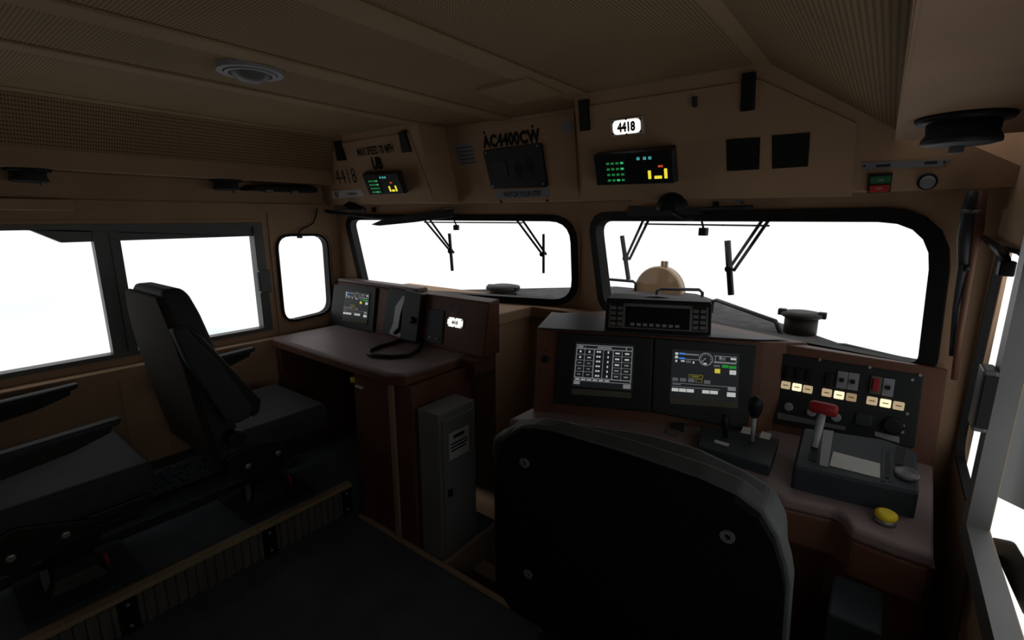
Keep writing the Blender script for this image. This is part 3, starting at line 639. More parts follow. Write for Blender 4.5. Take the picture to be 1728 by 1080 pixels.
obj('corner_strip', MB().box((-1.625, 1.238, 0), (-1.595, 1.252, .755), bev=.002), 'nosing', t)
obj('leg_panel', MB().box((-2.618, 1.26, .151), (-2.575, 1.75, .755), bev=.003), 'brown', t)
obj('back_panel', MB().box((-2.60, 1.735, .151), (-1.87, 1.765, .755)), 'brown', t)
obj('side_apron', MB().box((-1.535, 1.60, .72), (-1.445, 1.74, .80), bev=.004), 'brown', t)
obj('yellow_tag', MB().box((-1.862, 1.214, .712), (-1.842, 1.228, .735), bev=.003), 'yellow', t, 'small yellow tag')
obj('white_tag', MB().box((-1.865, 1.240, .680), (-1.815, 1.251, .690)), 'whiteplate', t, 'tiny white label')
t = thing('desk_hutch', 'brown upright console standing along the back of the left desk', 'console', (-2.0, 1.72, .80))
prof = [(1.650, .800), (1.700, 1.058), (1.775, 1.066), (1.775, .800)]
obj('body', MB().loft([[(x, y, z) for y, z in prof] for x in (-2.66, -1.435)], bev=.006), 'brown', t)
obj('top_cap', MB().box((-2.66, 1.70, 1.060), (-1.93, 1.772, 1.080), bev=.006), 'desktop', t)
obj('divider', MB().prism([(0.4022,0.0234),(0.4762,0.0237),(0.481,0.2544),(0.4023,0.2573)], -.006, .012, HUT, bev=.003), 'brown', t)
obj('divider', MB().prism([(0.7919,0.0186),(0.8277,0.018),(0.8078,0.2626),(0.7767,0.2627)], -.006, .010, HUT, bev=.002), 'brown', t)
text('lettering', 'UB', HUT, *(0.9866,0.2), .036, 'greysticker', t, .0068, .85, .01)
def quadc(fr, c, w=0.):
    c = [Vector(p) for p in c]
    def P2(a, b):   # a from left, b from TOP
        return tuple((c[0]*(1-a)+c[1]*a)*(1-b)+(c[3]*(1-a)+c[2]*a)*b)
    return P2
def patch(mb, P2, fr, rects, w):
    for (x0, y0, x1, y1) in rects: mb.prism([P2(x0, y1), P2(x1, y1), P2(x1, y0), P2(x0, y0)], w-.0006, w, fr)
    return mb
def marks(name, P2, fr, rects, w, m, parent):
    for r in rects: obj(name, patch(MB(), P2, fr, [r], w), m, parent)
def driver_screen(parent, fr, c, w):
    P2 = quadc(fr, c)
    s = obj('screen', MB().prism([P2(-.03, 1.06), P2(1.03, 1.06), P2(1.03, -.05), P2(-.03, -.05)], w-.002, w, fr), 'g_bg', parent)
    w += .0012
    grey = [(.10, .03, .40, .06), (.10, .15, .40, .165), (.64, .03, .99, .045), (.64, .16, .99, .20), (.66, .03, .67, .16), (.98, .03, .99, .2),
            (.0, .72, .99, .73), (.0, .80, .75, .81), (.87, .73, .99, .81)]
    marks('readout', P2, fr, grey, w, 'g_grey', s)
    dim = [(0, .60, .09, .68), (.12, .60, .22, .68), (.25, .60, .35, .68), (.50, .61, .60, .69), (.20, .185, .28, .24), (.64, .24, .74, .29), (.72, .06, .82, .13), (.01, .74, .14, .765)]
    marks('readout', P2, fr, dim, w, 'g_dim', s)
    wht = [(.02, .02, .07, .075), (.02, .10, .07, .155), (.03, .19, .06, .24), (.12, .19, .18, .225), (.31, .20, .335, .25), (.48, .215, .53, .25), (.73, .05, .75, .10), (.90, .06, .99, .105), (.89, .34, .99, .44),
           (0, .84, .105, .915), (.115, .84, .225, .915), (.235, .84, .35, .915), (.48, .84, .59, .915), (.60, .84, .72, .915), (.86, .85, .99, .95)]
    marks('readout', P2, fr, wht, w, 'g_white', s)
    n = 28; ce = (.515, .13)
    def dial(r, k): return [P2(ce[0]+r*math.cos(2*PI*i/k)*.74, ce[1]+r*math.sin(2*PI*i/k)) for i in range(k)]
    mb = MB().ring(dial(.130, n), dial(.150, n), w-.0006, w, fr)
    for k in range(9):
        a = 2*PI*(.40+.70*k/8-.03); r = .105
        patch(mb, P2, fr, [(ce[0]+r*.74*math.cos(a)-.008, ce[1]+r*math.sin(a)-.01, ce[0]+r*.74*math.cos(a)+.008, ce[1]+r*math.sin(a)+.01)], w)
    mb.prism([P2(ce[0]+.005, ce[1]-.02), P2(ce[0]-.012, ce[1]-.028), P2(ce[0]-.085, ce[1]+.085), P2(ce[0]-.075, ce[1]+.095)], w-.0006, w, fr)
    obj('speed_dial', mb, 'g_grey', s)
    marks('readout', P2, fr, [(.085, .02, .18, .055), (.085, .13, .18, .165)], w+.0004, 'g_blue', s)
    marks('readout', P2, fr, [(.77, .23, .87, .295), (.88, .24, .99, .305)], w, 'g_green', s)
    marks('readout', P2, fr, [(.66, .33, .745, .43)], w, 'g_yel', s)
    marks('readout', P2, fr, [(.26, .50, .48, .515), (.26, .575, .48, .585), (.26, .515, .27, .58), (.47, .515, .48, .58), (.30, .53, .42, .555), (.37, .60, .47, .61), (.37, .67, .47, .68), (.37, .61, .38, .67), (.46, .61, .47, .67)], w, 'g_olive', s)
    obj('key_strip', MB().prism([P2(-.02, 1.20), P2(1.03, 1.20), P2(1.03, 1.06), P2(-.02, 1.06)], w-.003, w+.0005, fr), 'tan', parent, 'tan strip of soft keys')
t = thing('desk_display', 'lit display at the left end of the left desk hutch', 'display', HUT.p(.14, .0, .02))
obj('bezel', MB().prism([(-0.04,-0.0124),(0.3885,0.0078),(0.3808,0.2588),(-0.0312,0.2447)], .0, .022, HUT, bev=.004), 'bezel', t)
driver_screen(t, HUT, [(0.1034,0.2111),(0.3271,0.2164),(0.3279,0.0746),(0.0973,0.0634)], .025)
t = thing('phone_handset', 'dark handset hanging in a grey cradle on the left desk hutch', 'handset', HUT.p(*(0.5836,0.0193), .01))
obj('cradle', MB().prism([(0.4574,0.0109),(0.6629,0.0116),(0.6423,0.2658),(0.4835,0.2712)], .0, .014, HUT, bev=.003), 'dgrey', t)
obj('cradle_face', MB().prism([(0.5286,0.0179),(0.6388,0.0112),(0.6196,0.1961),(0.6373,0.2365),(0.6089,0.2337),(0.5594,0.1733),(0.554,0.0808)], .012, .019, HUT), 'clamp', t, 'pale grey cradle face')
hp = [(0.5801,0.0285),(0.6284,0.0644),(0.6313,0.1382),(0.647,0.1909),(0.665,0.2276)]
obj('handle', MB().tube([HUT.p(*hp[0], .022)]+[HUT.p(*q, .034) for q in hp[1:4]]+[HUT.p(*hp[4], .024)], [.010, .009, .007, .008, .010], 12), 'black', t, 'black curved handle')
obj('handset_cord', MB().tube([Vector(p) for p in ((-2.0161,1.674,0.812), (-1.9659,1.5679,0.812), (-1.9572,1.4559,0.812), (-1.9373,1.3878,0.812), (-1.8916,1.3437,0.812), (-1.8486,1.3387,0.812), (-1.7664,1.3769,0.812), (-1.7158,1.4405,0.812), (-1.7474,1.5199,0.812), (-1.8154,1.6081,0.812), (-1.845,1.6438,0.825))], .0095, 10), 'black', label='black coiled cord looped on the left desk top', cat='cord')
t = thing('desk_radio', 'black radio box with a knob between handset and brown panel', 'radio', HUT.p(*(0.7279,0.0183), .01))
obj('case', MB().prism([(0.6493,0.0063),(0.78,0.0074),(0.7816,0.26),(0.6512,0.2698)], .0, .045, HUT, bev=.004), 'bezel', t)
fk = HUT.at(*(0.7363,0.1194), .045)
obj('knob', MB().lathe([(.018, 0), (.017, .016), (.013, .019)], fk, 20), 'black', t)
t = thing('radio_panel', 'black square radio panel left of the small lit 4418', 'radio', HUT.p(*(0.8861,0.0362), .01))
obj('case', MB().prism([(0.8142,0.019),(0.9313,0.019),(0.9217,0.1925),(0.8103,0.1888)], .0, .012, HUT, bev=.003), 'dgrey', t)
for px in [(0.8451,0.0454),(0.8968,0.0471)]: obj('button', MB().box((-.006, -.004, 0), (.006, .004, .005), HUT.at(*px, .012)), 'clamp', t)
lit_number('number_plate_light', HUT, [(0.9543,0.1156),(1.0584,0.1211),(1.0592,0.1678),(0.9553,0.1636)], .98, None, .020, 'small bright lit 4418 plate on the left desk hutch', .004, .8)

# ================================================================ LOCKER
t = thing('locker', 'tall narrow grey locker beside the left desk', 'locker', (-1.40, 1.365, 0))
obj('cabinet', MB().box((-1.462, 1.258, .0), (-1.338, 1.478, .672), bev=.005), 'locker', t)
d = obj('door', MB().box((-1.342, 1.275, .03), (-1.330, 1.463, .640), bev=.003), 'locker', t)
obj('lock', MB().box((-1.332, 1.292, .295), (-1.322, 1.316, .325), bev=.002), 'black', d, 'black square lock')
LK = Fr((-1.330, 1.258, 0), (0, 1, 0), (0, 0, 1), (1, 0, 0))
s = obj('notice', MB().box((.048, .455, -.002), (.168, .575, .001), LK), 'paper', d, 'white printed notice')
t2 = obj('print_lines', MB().box((.075, .545, .001), (.140, .560, .0018), LK).box((.058, .520, .001), (.158, .527, .0018), LK).box((.058, .505, .001), (.158, .512, .0018), LK).box((.058, .490, .001), (.150, .497, .0018), LK), 'ink', s)

# ================================================================ SEATS
def seat_common(t, x, y, z, fabric):
    """slides, cushion and pedestal about (x, y), floor z"""
    obj('base_plate', MB().box((x-.165, y-.15, z), (x+.180, y+.165, z+.012), bev=.003), 'dgrey', t)
    obj('pedestal', MB().loft([[(x+sx*a, y+sy*b, z+h) for sx, sy in ((-1, -1), (1, -1), (1, 1), (-1, 1))] for a, b, h in ((.085, .085, .012), (.06, .065, .05), (.05, .055, .10), (.075, .08, .16), (.09, .11, .24))], bev=.006), 'seatmetal', t)
    obj('rib', MB().box((x+.02, y-.088, z+.02), (x+.03, y-.068, z+.10)), 'clamp', t)
    obj('release_lever', MB().tube([(x+.095, y+.07, z+.115), (x+.115, y+.075, z+.10), (x+.118, y+.077, z+.065)], [.005, .007, .006], 8), 'red', t, 'red release lever')
    for s in (-1, 1): obj('slide_rail', MB().box((x+s*.21-.012, y-.18, z+.265), (x+s*.21+.012, y+.19, z+.285), bev=.003), 'seatmetal', t)
    obj('pan', MB().box((x-.20, y-.17, z+.24), (x+.20, y+.18, z+.27), bev=.005).box((x-.225, y-.19, z+.29), (x+.225, y+.21, z+.33), bev=.006), 'seatmetal', t)
def conductor_seat():
    x, y, z = -2.204, .93, .151
    t = thing('conductor_chair', 'dark vinyl chair on a pedestal in front of the left desk, near armrest folded up', 'chair', (x, y, z), 'conductor chairs on the left platform')
    seat_common(t, x, y, z, 'fabric')
    obj('cushion', MB().loft([[(x+sx*.236*k, y+(.225*k if sy > 0 else -.215), h) for sx, sy in ((-1, -1), (1, -1), (1, 1), (-1, 1))] for k, h in ((.97, .485), (1, .51), (1, .585), (.97, .602))], bev=.016), 'fabric', t)
    p = obj('side_plate', MB().hull([(x+.235, .70, .52), (x+.235, .70, .43), (x+.235, .78, .395), (x+.235, .98, .44), (x+.235, .98, .475), (x+.235, .80, .54), (x+.252, .70, .52), (x+.252, .70, .43), (x+.252, .78, .395), (x+.252, .98, .44), (x+.252, .98, .475), (x+.252, .80, .54)], .004), 'seatmetal', t)
    pf_ = Fr((x+.252, 0, 0), (0, 1, 0), (0, 0, 1), (1, 0, 0))
    for q in ((.775, .455), (.90, .462)): screw('bolt', pf_, *q, .012, p, 'steel', .006)
    # backrest: shell behind, cushion in front; narrower at the head
    def row(zz, hw, yr, th): return [(x-hw, yr, zz), (x+hw, yr, zz), (x+hw, yr+th, zz), (x-hw, yr+th, zz)]
    rows = [(.50, .225, .672, .075), (.62, .235, .650, .095), (.76, .235, .628, .105), (.90, .244, .608, .105), (1.0, .236, .594, .10), (1.10, .206, .582, .095), (1.17, .172, .576, .085), (1.192, .150, .585, .06)]
    obj('backrest', MB().loft([row(a, b, c+.018, d) for a, b, c, d in rows], bev=.012), 'fabric', t)
    obj('back_shell', MB().loft([row(a, b+.004, c-.004, .024) for a, b, c, d in rows[:-1]], bev=.006), 'shell', t)
    # armrests: far one lowered, near one folded up against the back
    def arm_down(s):
        cx = x+s*.275
        a = obj('armrest', MB().hull([(cx-.022, .73, .755), (cx+.022, .73, .755), (cx-.022, 1.075, .785), (cx+.022, 1.075, .785), (cx-.026, .73, .79), (cx+.026, .73, .79), (cx-.026, 1.085, .806), (cx+.026, 1.085, .806)], .011), 'fabric', t)
        obj('arm_bracket', MB().hull([(cx-.016, .70, .70), (cx+.016, .70, .70), (cx-.016, .95, .735), (cx+.016, .95, .735), (cx-.016, .70, .765), (cx+.016, .70, .765), (cx-.016, 1.06, .79), (cx+.016, 1.06, .79), (cx-.016, 1.05, .765), (cx+.016, 1.05, .765)], .004), 'seatmetal', a)
    arm_down(-1)
    return t, x, y, z, arm_down
seat, sx_, sy_, sz_, arm_down = conductor_seat()
proto_children = list(seat.children)
# copy for the rear seat, whose near armrest is lowered too
rear = dup(seat, (sx_, sy_-.685, sz_), 'rearmost dark vinyl chair at the left edge, both armrests down')
cx = sx_+.27; yy = -.685
a = obj('armrest', MB().hull([(cx-.022, .73+yy, .752), (cx+.022, .73+yy, .752), (cx-.022, 1.075+yy, .783), (cx+.022, 1.075+yy, .783), (cx-.026, .73+yy, .787), (cx+.026, .73+yy, .787), (cx-.026, 1.085+yy, .806), (cx+.026, 1.085+yy, .806)], .011), 'fabric', rear)
obj('arm_bracket', MB().hull([(cx-.016, .70+yy, .70), (cx+.016, .70+yy, .70), (cx-.016, .95+yy, .735), (cx+.016, .95+yy, .735), (cx-.016, .70+yy, .765), (cx+.016, .70+yy, .765), (cx-.016, 1.06+yy, .79), (cx+.016, 1.06+yy, .79), (cx-.016, 1.05+yy, .765), (cx+.016, 1.05+yy, .765)], .004), 'seatmetal', a)
pts = [(.572, 1.070), (.612, 1.072), (.70, .93), (.80, .72), (.79, .675), (.745, .665), (.70, .69), (.60, .95)]
a = obj('armrest', MB().prism(pts, 0, .050, Fr((sx_+.248, 0, 0), (0, 1, 0), (0, 0, 1), (1, 0, 0)), bev=.008), 'fabric', seat, 'armrest folded up along the backrest')
obj('arm_bracket', MB().prism([(.622, 1.06), (.66, 1.03), (.84, .73), (.825, .68), (.80, .67), (.79, .72), (.70, .92)], .004, .044, Fr((sx_+.248, 0, 0), (0, 1, 0), (0, 0, 1), (1, 0, 0)), bev=.004), 'seatmetal', a)
obj('arm_pivot', MB().lathe([(.035, 0), (.035, .05), (.028, .056)], Fr((sx_+.242, .735, .60), (0, 1, 0), (0, 0, 1), (1, 0, 0)), 18), 'seatmetal', seat)

# engineer's seat, seen from behind
ESB = FF([(0,0.743,1),(1,0,0),(0,-0.1392,0.9903),(0,-0.9903,-0.1392)])
t = thing('engineer_chair', 'large chair with a flat black backboard in the foreground', 'chair', (-.36, 1.0, 0))
bo = [(-0.6425,-0.2849),(-0.6233,-0.1118),(-0.6051,-0.0443),(-0.5794,-0.0024),(-0.5491,0.0211),(-0.5123,0.0349),(-0.4697,0.0411),(-0.3101,0.0435),(-0.189,0.0388),(-0.1353,0.0303),(-0.0984,0.0102),(-0.0765,-0.0245),(-0.0617,-0.0707),(-0.055,-0.1039)]
bo = bo + [(-.045, -.42), (-.09, -.50), (-.62, -.50), (-.66, -.44)]
obj('backboard', MB().prism(bo, -.004, .010, ESB), 'blackmatte', t, 'flat black backboard')
for q in [(-0.5329,-0.0427),(-0.1395,-0.0385),(-0.5515,-0.347)] + [(-.11, -.36)]:
    obj('bolt', MB().ring(circle(0, 0, .005, 16), circle(0, 0, .0115, 16), 0, .004, ESB.at(q[0], q[1], .010)), 'clamp', t)
ri = [(-0.6474,-0.0474),(-0.6169,-0.0197),(-0.556,0.0004),(-0.3095,0.0343),(-0.2211,0.033),(-0.1412,0.0156),(-0.0944,-0.0034),(-0.0726,-0.0444),(-0.0641,-0.1245),(-0.0619,-0.2047)]
ri = [(-.680, -.10), (-.672, -.06)] + ri + [(-.045, -.42), (-.09, -.50), (-.62, -.50), (-.67, -.44)]
mid = offset_poly(bo, .004)
obj('backrest_cushion', MB().prism(offset_poly(bo, .006), -.045, -.006, ESB, bev=.006, seg=2), 'rim', t, 'grey padded backrest')
obj('backrest_front', MB().prism(ri, -.105, -.045, ESB, bev=.014, seg=3), 'rim', t)
obj('cushion', MB().box((-.62, .90, .42), (-.12, 1.32, .53), bev=.03, seg=3), 'rim', t)
obj('pan', MB().box((-.58, .86, .36), (-.16, 1.28, .42), bev=.008), 'seatmetal', t)
obj('pedestal', MB().loft([[(-.37+sx*a, 1.05+sy*a, h) for sx, sy in ((-1, -1), (1, -1), (1, 1), (-1, 1))] for a, h in ((.17, 0), (.15, .02), (.07, .06), (.07, .30), (.14, .36))], bev=.005), 'seatmetal', t)

# ================================================================ ENGINEER CONSOLE
SCR, RP, TOP, CTL = FF([(-0.864,1.373,0.8),(0.9205,0.3907,0),(-0.0812,0.1914,0.9781),(0.3822,-0.9004,0.2079)]), FF([(-0.245,1.684,0.8),(0.9994,0.0349,0),(-0.0073,0.2078,0.9781),(0.0341,-0.9776,0.2079)]), FF([(-0.758,1.528,1.06),(0.9205,0.3907,0),(-0.1272,0.2997,0.9455),(0.3694,-0.8704,0.3256)]), FF([(-0.115,1.345,0.835),(1,0,0),(0,0.978,0.208),(0,-0.208,0.978)])
t = thing('engineer_console', 'brown wrap-around control desk under the right windshield', 'console', (-.35, 1.5, 0))
dt = [(-0.9554,1.2259),(-0.1261,1.2707),(-0.016,1.289),(0.0015,1.2728),(0.0198,1.2284),(0.0984,1.2177),(0.1597,1.2161)]
dtop = [dt[0]] + [(-.60, 1.30), (-.30, 1.335)] + dt[1:] + [(.185, 1.72), (-.10, 1.74), (-.95, 1.42)]
obj('desktop', MB().prism(dtop, .735, .770, bev=.011, seg=3), 'desktop', t)
obj('desk_edge', MB().prism(offset_poly(dtop, -.004), .640, .737, bev=.010), 'brown', t, 'brown desk edge')
obj('pedestal', MB().prism([(-.90, 1.32), (-.60, 1.38), (-.30, 1.40), (-.14, 1.40), (-.02, 1.38), (.03, 1.29), (.10, 1.27), (.172, 1.27), (.172, 1.70), (-.1, 1.72), (-.90, 1.45)], -.19, .71), 'brown', t)
obj('drawer_front', MB().box((-.13, 1.385, .60), (-.03, 1.395, .69), bev=.003).box((-.13, 1.385, .42), (-.03, 1.395, .58), bev=.003), 'brown', t)
up = lambda f, a, b: f.p(a, b)
h1 = .262
def wally(x): return 2.2-.3*abs(x-CX)-.012
A0, A1, B0, B1 = SCR.p(-.075, -.035), SCR.p(-.075, h1), SCR.p(.665, -.035), SCR.p(.665, h1)
back = Vector((-.391, .92, 0))
obj('screen_rack', MB().hull([A0, A1, B0, B1, A1+back*.30, A0+back*.34, B1+back*.02, B0+back*.06, Vector((A1.x+.15, wally(A1.x+.15)-.05, A1.z)), Vector((A1.x+.15, wally(A1.x+.15)-.05, .77)),
    Vector((-.16, 1.79, 1.05)), Vector((-.16, 1.79, .77))], .004), 'brown', t)
C0, C1, D0, D1 = RP.p(-.055, -.035), RP.p(-.055, .254), RP.p(.427, -.035), RP.p(.427, .240)
obj('switch_rack', MB().hull([C0, C1, D0, D1, Vector((.18, 1.765, D1.z)), Vector((.18, 1.765, .75)), Vector((-.30, 1.79, C1.z)), Vector((-.30, 1.79, .75))], .004), 'brown', t)
obj('rack_top', MB().hull([A1+Vector((0, 0, .002)), B1+Vector((-.02, 0, .002)), A1+back*.30+Vector((0, 0, .002)), B1+back*.02+Vector((0, 0, .002)), A1+Vector((0, 0, .006)), B1+Vector((-.02, 0, .006)), A1+back*.30+Vector((0, 0, .006)), Vector((-.2, 1.78, 1.056))]), 'dgrey', t, 'grey top plate')
fk = SCR.at(*(-0.0386,0.157), 0)
obj('jack', MB().lathe([(.012, 0), (.012, .010), (.006, .012)], fk, 18), 'black', t)
for q in [(-0.0403,0.1887),(-0.0559,0.1175),(-0.028,0.1176)]: screw('screw', SCR, *q, .003, t, 'black')
# two operating displays
def op_display(label, pts, w=.016):
    t = thing('operating_display', label, 'display', SCR.p(*pts[0], w), 'twin displays on the control desk')
    obj('bezel', MB().prism(pts, .0004, w, SCR, bev=.005), 'bezel', t); return t
t = op_display('left one of the twin displays, showing a table of figures', [(0.0041,0.0046),(0.3292,0.0056),(0.3257,0.2561),(0.0033,0.2572)])
c = [(0.0715,0.2185),(0.2601,0.22),(0.2597,0.0784),(0.0666,0.0771)]
P2 = quadc(SCR, c); w = .018
s = obj('screen', MB().prism([P2(-.03, 1.04), P2(1.03, 1.04), P2(1.03, -.05), P2(-.03, -.05)], w-.002, w, SCR), 'g_bg', t)
w = .0192
cols = [0, .155, .325, .49, .665, .82, 1.0]
grid = [(0, .0, 1, .018), (0, .085, 1, .11), (0, .0, .014, .80), (.986, .0, 1, .86), (0, .80, 1, .825), (0, .875, 1, .89), (.155, .02, .16, .10), (.88, .02, .90, .09), (0, .90, .11, .98), (.87, .90, 1.0, 1.0)]
for k, x in enumerate(cols[1:-1]): grid.append((x-(.009 if k in (1, 3) else .005), .1, x+(.009 if k in (1, 3) else .005), .80))
for k in range(1, 5):
    for x0, x1 in ((0, .325), (.665, 1)): grid.append((x0, .1+.7*k/5-.005, x1, .1+.7*k/5+.005))
obj('table_grid', patch(MB(), P2, SCR, grid[:-0 or None], w), 'g_grey', s)
marks('readout', P2, SCR, [(.38, .035, .63, .07), (.03, .03, .12, .075)], w+.0004, 'g_grey', s)
wh = []; dm = []
for ci in range(6):
    n = 6 if ci in (2, 3) else 5
    xc = (cols[ci]+cols[ci+1])/2
    for k in range(n):
        yc = .1+.7*(k+.5)/n; d = .020
        if ci == 2: wh += [(xc-.038, yc-d, xc-.006, yc+d), (xc+.004, yc-d, xc+.036, yc+d)]
        elif ci == 3: wh += [(xc-.012, yc-.026, xc+.012, yc+.026)]
        elif ci in (0, 1):
            (wh if k < 2 else dm).append((xc-(.015 if k < 2 and not (ci == 1 and k == 1) else .03), yc-(.024 if k < 2 and not (ci == 1 and k == 1) else .012), xc+(.015 if k < 2 and not (ci == 1 and k == 1) else .03), yc+(.024 if k < 2 and not (ci == 1 and k == 1) else .012)))
        else: (wh if k < 3-(ci == 5) else dm).append((xc-.04, yc-.018, xc+.035, yc+.018))
wh += [(.02+.105*k, .842, .10+.105*k, .862) for k in range(6)]
marks('figure', P2, SCR, wh, w+.0004, 'g_white', s)
marks('figure', P2, SCR, dm, w+.0004, 'g_grey', s)
obj('key_strip', MB().prism([P2(-.03, 1.24), P2(1.02, 1.22), P2(1.02, 1.08), P2(-.03, 1.09)], .014, .0185, SCR), 'tan', t, 'tan strip of soft keys')
t = op_display('right one of the twin displays, showing a round speed dial', [(0.3311,0.0057),(0.6303,-0.0235),(0.6441,0.251),(0.3276,0.2562)])
driver_screen(t, SCR, [(0.3929,0.2154),(0.5862,0.2139),(0.5899,0.0738),(0.392,0.0713)], .018)
# display box on top of the rack
t = thing('display_box', 'black display box with rows of pale keys on the rack top', 'display', TOP.p(.178, 0, -.05))
x0, x1, y0, y1 = 0, .356, 0, .111
bk = TOP.n*-.115
obj('case', MB().hull([TOP.p(x0, y0), TOP.p(x1, y0), TOP.p(x1, y1), TOP.p(x0, y1), Vector((TOP.p(x0, 0).x-.03, TOP.p(x0, 0).y+.115, 1.060)), Vector((TOP.p(x1, 0).x-.055, TOP.p(x1, 0).y+.10, 1.060)), Vector((TOP.p(x0, y1).x-.015, TOP.p(x0, y1).y+.09, 1.172)), Vector((TOP.p(x1, y1).x-.055, TOP.p(x1, y1).y+.075, 1.170))], .004), 'black', t)
PT = lambda a, b: (x0+(x1-x0)*a, y1+(y0-y1)*b)
fr_ = MB()
for (a0, b0, a1, b1) in ((.04, .16, .05, .92), (.95, .16, .965, .92), (.04, .90, .965, .93), (.175, .14, .195, .90), (.80, .14, .825, .90), (.175, .14, .82, .23)):
    p, q = PT(a0, b1), PT(a1, b0); fr_.box((p[0], p[1], -.001), (q[0], q[1], .003), TOP)
obj('trim_frame', fr_, 'clamp', t)
p, q = PT(.20, .88), PT(.795, .25); obj('screen', MB().box((p[0], p[1], 0), (q[0], q[1], .0015), TOP), 'screen', t)
for cx_ in (.08, .145, .855, .92):
    for k in range(4):
        p = PT(cx_, .30+.17*k); obj('key', MB().box((p[0]-.009, p[1]-.006, 0), (p[0]+.009, p[1]+.006, .004), TOP, bev=.001), 'clamp', t)
for k in range(8):
    p = PT(.27+.06*k, .80); obj('key', MB().box((p[0]-.007, p[1]-.005, 0), (p[0]+.007, p[1]+.005, .004), TOP, bev=.001), 'greysticker', t)
hb = [TOP.p(a, y1+b, c) for a, b, c in ((.085, .0, -.04), (.11, .010, -.04), (.175, .015, -.04), (.24, .010, -.04), (.265, .0, -.04))]
obj('carry_handle', MB().tube(hb, .006, 8), 'black', t)
# switch panel at right
t = thing('switch_panel', 'black panel of lit switches at the right end of the control desk', 'panel', RP.p(.19, 0, .006))
obj('plate', MB().prism([(0.0035,-0.0059),(0.3814,0.0081),(0.3774,0.2159),(0.0005,0.2229)], .0004, .008, RP, bev=.003), 'bezel', t)
Q = lambda px, py: None
lamps = [(0.0472,0.1231),(0.0782,0.1226),(0.1078,0.122),(0.1584,0.1218),(0.1899,0.1209),(0.2206,0.1207),(0.2709,0.121),(0.3024,0.1207),(0.3326,0.12)]
for q, m in zip(lamps, ('sw_mid', 'sw_hi', 'sw_mid', 'sw_mid', 'sw_hi', 'sw_lo', 'sw_mid', 'sw_hi', 'sw_mid')):
    a = obj('switch_lamp', MB().box((-.013, -.012, 0), (.013, .012, .006), RP.at(*q, .008), bev=.003), m, t, 'lit square switch')
    obj('legend', MB().box((-.007, -.001, .006), (.007, .0015, .0065), RP.at(*q, .008)), 'brown', a)
    for dv in (.040, .062): pass
for q in lamps[:4]: obj('rocker', MB().box((-.009, .022, 0), (.009, .062, .008), RP.at(*q, .008), bev=.002), 'black', t)
for k, q in enumerate([(0.1918,0.1682),(0.2191,0.1682),(0.274,0.1686),(0.3027,0.1675)]):
    a = obj('breaker', MB().box((-.0135, -.026, 0), (.0135, .026, .008), RP.at(*q, .008), bev=.002), 'greysticker' if k != 2 else 'tan', t, 'red breaker' if k == 2 else 'grey breaker')
    obj('toggle', MB().box((-.005, -.006, .008), (.005, .006, .016), RP.at(*q, .008), bev=.001) if k != 2 else MB().box((-.008, -.018, .008), (.008, .020, .014), RP.at(*q, .008), bev=.002), 'black' if k != 2 else 'red', a)
for q in [(0.0629,0.0562),(0.1258,0.0531),(0.1904,0.0519)]: obj('round_button', MB().lathe([(.0135, 0), (.0135, .006), (.010, .009)], RP.at(*q, .008), 20), 'greysticker', t, 'pale round button')
obj('label_strip', MB().prism([(0.0378,0.0112),(0.2179,0.0188),(0.2181,0.0296),(0.0353,0.0316)], .007, .010, RP), 'clamp', t)
q = (0.2573,0.0607)
obj('meter', MB().box((-.020, -.018, 0), (.020, .018, .008), RP.at(*q, .008), bev=.003), 'dgrey', t)
q = (0.3258,0.0602)
obj('dimmer_knob', MB().lathe([(.026, 0), (.024, .012), (.019, .015)], RP.at(*q, .008), 24), 'black', t)
obj('label_plate', MB().prism([(0.2894,0.0214),(0.3473,0.0145),(0.3446,0.0325),(0.2885,0.0334)], .007, .010, RP), 'greysticker', t)
for q in [(0.01,0.2178),(0.1274,0.2186),(0.2532,0.2173),(0.3692,0.2157),(0.354,0.1994),(0.0075,-0.004),(0.3491,0.0657),(0.354,0.1014),(0.35,0.0473)]: screw('screw', RP, q[0], q[1], .005, t, 'greysticker', .013)
# brake controller on the desk
t = thing('brake_controller', 'dark sloping controller box under the lit switch panel', 'controller', (.01, 1.45, .77))
ct = [(-0.0015,-0.0214),(0.2471,0.0035),(0.2425,0.1769),(0.1734,0.1975),(-0.0064,0.1687)]
body = rounded(ct, .012, 3)
lo = [Vector((CTL.p(x, y).x, CTL.p(x, y).y, .768)) for x, y in body]
obj('body', MB().loft([lo, [CTL.p(x, y, -.006) for x, y in body], [CTL.p(x, y, 0) for x, y in offset_poly(body, -.006)]]), 'dgrey', t)
C6 = lambda *p: None
obj('lever_slot', MB().prism([(0.0278,0.021),(0.0437,0.0223),(0.0392,0.1447),(0.0249,0.1477)], .0, .002, CTL), 'black', t)
obj('scale_plate', MB().prism([(0.0514,0.0116),(0.0702,0.013),(0.0654,0.1781),(0.0418,0.1746)], .0, .002, CTL), 'greysticker', t, 'pale notch scale')
obj('paper_label', MB().prism([(0.0728,0.0203),(0.1741,0.0219),(0.1718,0.0793),(0.074,0.0828)], .0, .002, CTL), 'whiteplate', t, 'blank pale label')
obj('lever_slot', MB().prism([(0.184,0.0288),(0.1896,0.0294),(0.1875,0.1396),(0.1816,0.1383)], .0, .002, CTL), 'black', t)
obj('scale_plate', MB().prism([(0.1763,0.0129),(0.1838,0.0131),(0.1809,0.1589),(0.1735,0.1597)], .0, .0015, CTL).prism([(0.1918,0.0189),(0.1977,0.019),(0.1965,0.1623),(0.1893,0.1613)], .0, .0015, CTL), 'dgrey', t)
obj('lever_slot', MB().prism([(0.2012,0.0947),(0.2165,0.0944),(0.2202,0.1745),(0.2027,0.1728)], .0, .002, CTL), 'black', t)
